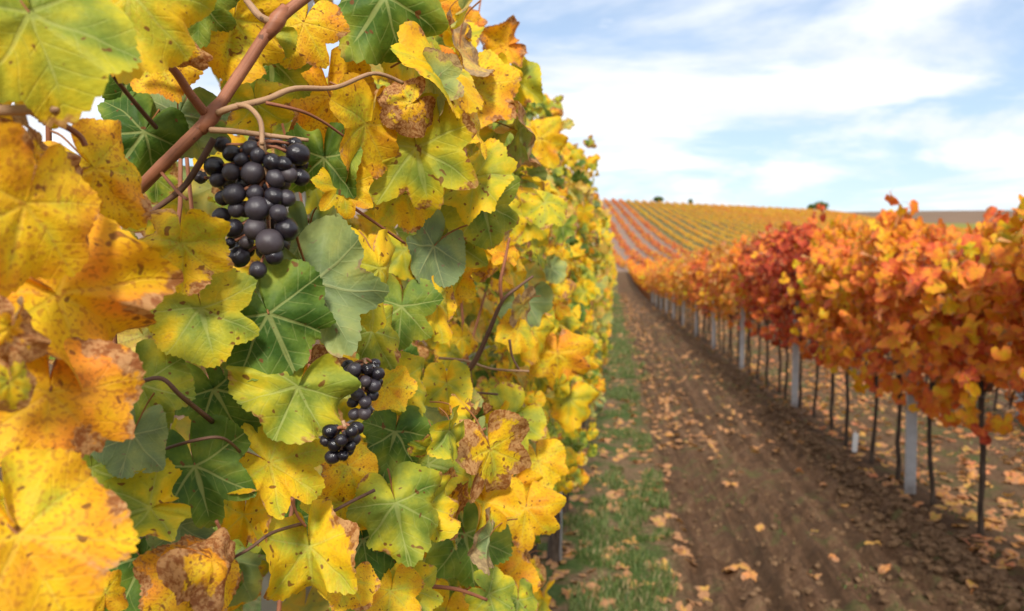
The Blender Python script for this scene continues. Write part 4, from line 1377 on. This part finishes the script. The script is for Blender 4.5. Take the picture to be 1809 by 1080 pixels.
# ------------------------------------------------------------------ grass, clods, fallen leaves
def grass():
    rs = np.random.RandomState(61)
    V = []; A = []
    n = 0
    def blades(N, x0, x1, y0, y1, thr, hs, scale=1.0):
        nonlocal n
        x = rs.uniform(x0, x1, N)
        y = y0 * (y1 / y0) ** rs.rand(N)
        d = fbm(x * 1.7 + 3, y * 1.1, 71, 3) * 0.5 + fbm(x * 7, y * 5, 73, 2) * 0.5
        edge = sst(x, -0.25, 0.0) * (1 - sst(x, 0.16, 0.42))
        keep = d + 0.10 * edge > thr + 0.06 * rs.rand(N)
        x, y = x[keep], y[keep]
        z = terrain(x, y) + relief(x, y)
        N = len(x)
        far = np.clip(y / 7, 1, 3.5)
        h = rs.uniform(0.4, 1.0, N) * hs * np.clip(far, 1, 1.5); w = rs.uniform(.0018, .0042, N) * scale * far
        a = rs.uniform(0, 2 * np.pi, N); b = rs.uniform(0, 2 * np.pi, N); l = rs.uniform(.1, .9, N) * h
        bx, by = np.cos(a) * w, np.sin(a) * w
        tx, ty = np.cos(b) * l, np.sin(b) * l
        p = np.stack([np.stack([x - bx, y - by, z - .004], 1), np.stack([x + bx, y + by, z - .004], 1),
                      np.stack([x + bx * .7 + tx * .45, y + by * .7 + ty * .45, z + h * .65], 1), np.stack([x - bx * .7 + tx * .45, y - by * .7 + ty * .45, z + h * .65], 1),
                      np.stack([x + tx, y + ty, z + h], 1)], 1)
        tone = np.clip(rs.rand(N) * 0.75 + (rs.rand(N) < .22) * .4, 0, 1)
        V.append(p.reshape(-1, 3)); A.append(np.repeat(np.stack([tone, h, h * 0], 1), 5, 0))
        n += N
    blades(60000, -0.75, 0.46, 2.4, 10, 0.60, 0.055)
    blades(50000, -0.75, 0.52, 9, 60, 0.60, 0.06)
    blades(16000, 0.4, 1.75, 3, 24, 0.63, 0.026)
    blades(24000, 1.75, 6.5, 3, 20, 0.585, 0.045)
    V = np.concatenate(V); A = np.concatenate(A)
    b = np.arange(n)[:, None] * 5
    q = np.concatenate([b + np.array([[0, 1, 2, 3]]), b + np.array([[3, 2, 4]])], 1)
    me = np_mesh('grass', V, q.reshape(-1), np.tile([4, 3], n))
    add_vec(me, 'gd', A)
    o = link('grass', me, None, GRASS)
    tag(o, 'short green grass in patches along the verge', 'grass', kind='stuff')
grass()

def clods():
    m, t = material('soil_clod')
    p = t.new('ShaderNodeNewGeometry').outputs['Position']
    n = t.noise(p, 40, 4, 0.6)
    c = t.ramp(n, [(0.3, (0.065, 0.036, 0.019)), (0.55, (0.145, 0.085, 0.045)), (0.75, (0.24, 0.15, 0.085))])
    finish(t, principled(t, c, 0.95, 0.15, bump(t, n, 0.6, 0.008)))
    rs = np.random.RandomState(33)
    bm = bmesh.new(); bmesh.ops.create_icosphere(bm, subdivisions=1, radius=1)
    bv = np.array([tuple(v.co) for v in bm.verts]); bf = np.array([[v.index for v in f.verts] for f in bm.faces]); bm.free()
    g = Geo()
    for i in range(9000):
        if rs.rand() < 0.55: x = rs.normal() * 0.10 + 1.71
        else: x = rs.uniform(0.3, 1.8)
        y = 2.6 * (30 / 2.6) ** rs.rand()
        s = 0.004 + 0.026 * rs.rand() ** 3.5 * (1.3 if x > 1.5 else 0.8)
        v = bv * (1 + (rs.rand(len(bv), 1) - .5) * 0.6) * s * np.array([1, 1.1, 0.7])
        g.add(v + np.array([x, y, float(terrain(x, y)) + float(relief(np.asarray(x), np.asarray(y))) + s * .25]), bf.reshape(-1), np.full(len(bf), 3))
    o = link('soil_clods', g.mesh('soil_clods', m, False))
    tag(o, 'crumbled clods of brown soil on the worked track', 'soil', kind='stuff')
clods()

FALL = [leaf_mesh('fallen_leaf_blade', 360 + i, 30, 3, mat=LEAFF, curl=0.8 + 0.15 * i, dryness=0.12 * i, teeth=16, lobed=0.5) for i in range(6)]
def fallen():
    rs = np.random.RandomState(17)
    def one(x, y, s, tone, dry, label, group=None, name='fallen_leaf', k=None, lift=0.012):
        o = link(name, FALL[rs.randint(6) if k is None else k])
        o.location = (x, y, ground_z(x, y) + lift)
        o.rotation_euler = (rs.normal() * .25, rs.normal() * .25, rs.uniform(0, 6.28))
        o.scale = (s, s, s)
        o['hue'] = float(tone); o['dry'] = float(dry); o['rnd'] = float(rs.rand())
        tag(o, label, 'leaf', group)
    def gxy(px, py):
        dirv = (CF + (px - 904.5) / FPX * CR - (py - 540) / FPX * CU)
        t = -CP.z / dirv.z
        p = CP + dirv * t
        return p.x, p.y
    spots = [(1300, 998, .145, .98, .35, 'largest orange fallen leaf on the soil track, near the bottom edge'), (1325, 1020, .10, 1.02, .3, 'orange fallen leaf overlapping the largest one on the track'),
             (1437, 1013, .075, 1.0, .7, 'tan fallen leaf on the track right of the two large orange leaves'), (1343, 930, .06, .9, .5, 'pale fallen leaf on the track above the two large orange leaves'),
             (1545, 958, .07, .82, .2, 'bright yellow fallen leaf on the right side of the track'), (1492, 884, .07, .78, .2, 'yellow fallen leaf where the track meets the crumbly ridge'),
             (1505, 910, .055, .95, .5, 'small pale orange leaf just below the yellow one by the ridge'), (1270, 798, .09, .95, .55, 'tan fallen leaf lying in the wheel mark in mid-track'),
             (1360, 776, .08, 1.0, .8, 'pale pinkish fallen leaf in mid-track level with the white marker'), (1412, 830, .07, 1.2, .3, 'red-orange fallen leaf near the right side of the track'),
             (1318, 770, .07, 1.55, .1, 'dark red fallen leaf in mid-track'), (1250, 738, .07, .85, .5, 'yellowish fallen leaf in upper mid-track'),
             (1178, 708, .10, 1.0, .45, 'orange fallen leaf at the left edge of the track, beside the grass'), (1182, 765, .09, .98, .5, 'curled orange fallen leaf on the left track edge, lower of two'),
             (1253, 1044, .06, .8, .2, 'small yellow leaf on the soil near the bottom, left of the big orange leaves'), (1247, 1025, .07, .9, .6, 'tan leaf just above the small yellow leaf at the track bottom'),
             (1670, 896, .13, 1.05, .45, 'large pale orange fallen leaf right of the nearest grey post'), (1720, 935, .10, .8, .3, 'yellow fallen leaf at the foot of the dark trunk'),
             (1715, 845, .11, 1.0, .5, 'orange fallen leaf behind the dark trunk'), (1780, 890, .12, 1.0, .55, 'tan fallen leaf near the right edge, beyond the dark trunk')]
    for x, y, s, tone, dry, lab in spots:
        X, Y = gxy(x, y)
        one(X, Y, s, tone, dry, lab, 'fallen leaves with a place of their own')
    cnt = 0
    while cnt < 270:
        r = rs.rand()
        if r < 0.60: x = rs.uniform(1.9, 6.2); y = rs.uniform(3.6, 13); zone = 'under the orange vines'
        elif r < 0.72: x = rs.uniform(-0.25, 0.36); y = 3 * (14 / 3) ** rs.rand(); zone = 'on the grass verge'
        elif rs.rand() < .5: continue
        else: x = rs.uniform(0.4, 1.75); y = 3.4 * (16 / 3.4) ** rs.rand(); zone = 'on the soil track'
        if 'verge' in zone: tone = rs.choice([.75, .82, .95, 1.05]); word = 'yellow' if tone < .9 else 'tan'
        else: tone = rs.choice([.82, 0.97, 1.08, 1.22, 1.45]); word = 'yellow' if tone < .9 else ('orange' if tone < 1.2 else 'red')
        one(x, y, rs.uniform(.07, .13) if x > 1.8 else rs.uniform(.05, .10), tone, rs.choice([.2, .4, .6, .85]) if x > 1.8 else rs.choice([.5, .8, 1.0]), f'scattered small {word} fallen leaf {zone}', f'scattered {word} fallen leaves {zone}')
        cnt += 1
    g = Geo()
    for i in range(8000):
        r = rs.rand()
        if r < 0.70: x = rs.uniform(1.85, 8); y = 3.8 * (34 / 3.8) ** rs.rand()
        elif r < 0.78: x = rs.uniform(-0.4, 0.45); y = 3 * (50 / 3) ** rs.rand()
        elif rs.rand() < 0.45: continue
        else: x = rs.uniform(0.4, 1.8) if rs.rand() < .5 else rs.uniform(.38, .9); y = 7 * (60 / 7) ** rs.rand()
        tone = rs.choice([.8, .95, 1.05, 1.2, 1.45]) if x > 1.8 else rs.choice([.78, .85, .95, 1.05])
        s = rs.uniform(.05, .10) * max(1.0, min(1.6, y / 20))
        leaf_into(g, (x, y, float(terrain(x, y)) + float(relief(np.asarray(x), np.asarray(y))) + .014), (rs.normal() * .35, rs.normal() * .35, 1), (rs.normal(), rs.normal(), 0), s, tone, rs.choice([.4, .7, 1.0]) if x > 1.8 else rs.choice([.75, 1.0, 1.15]), rs)
    o = link('leaf_litter', g.mesh('leaf_litter', LEAFF))
    tag(o, 'litter of small fallen vine leaves over soil and grass', 'leaf litter', kind='stuff')
fallen()
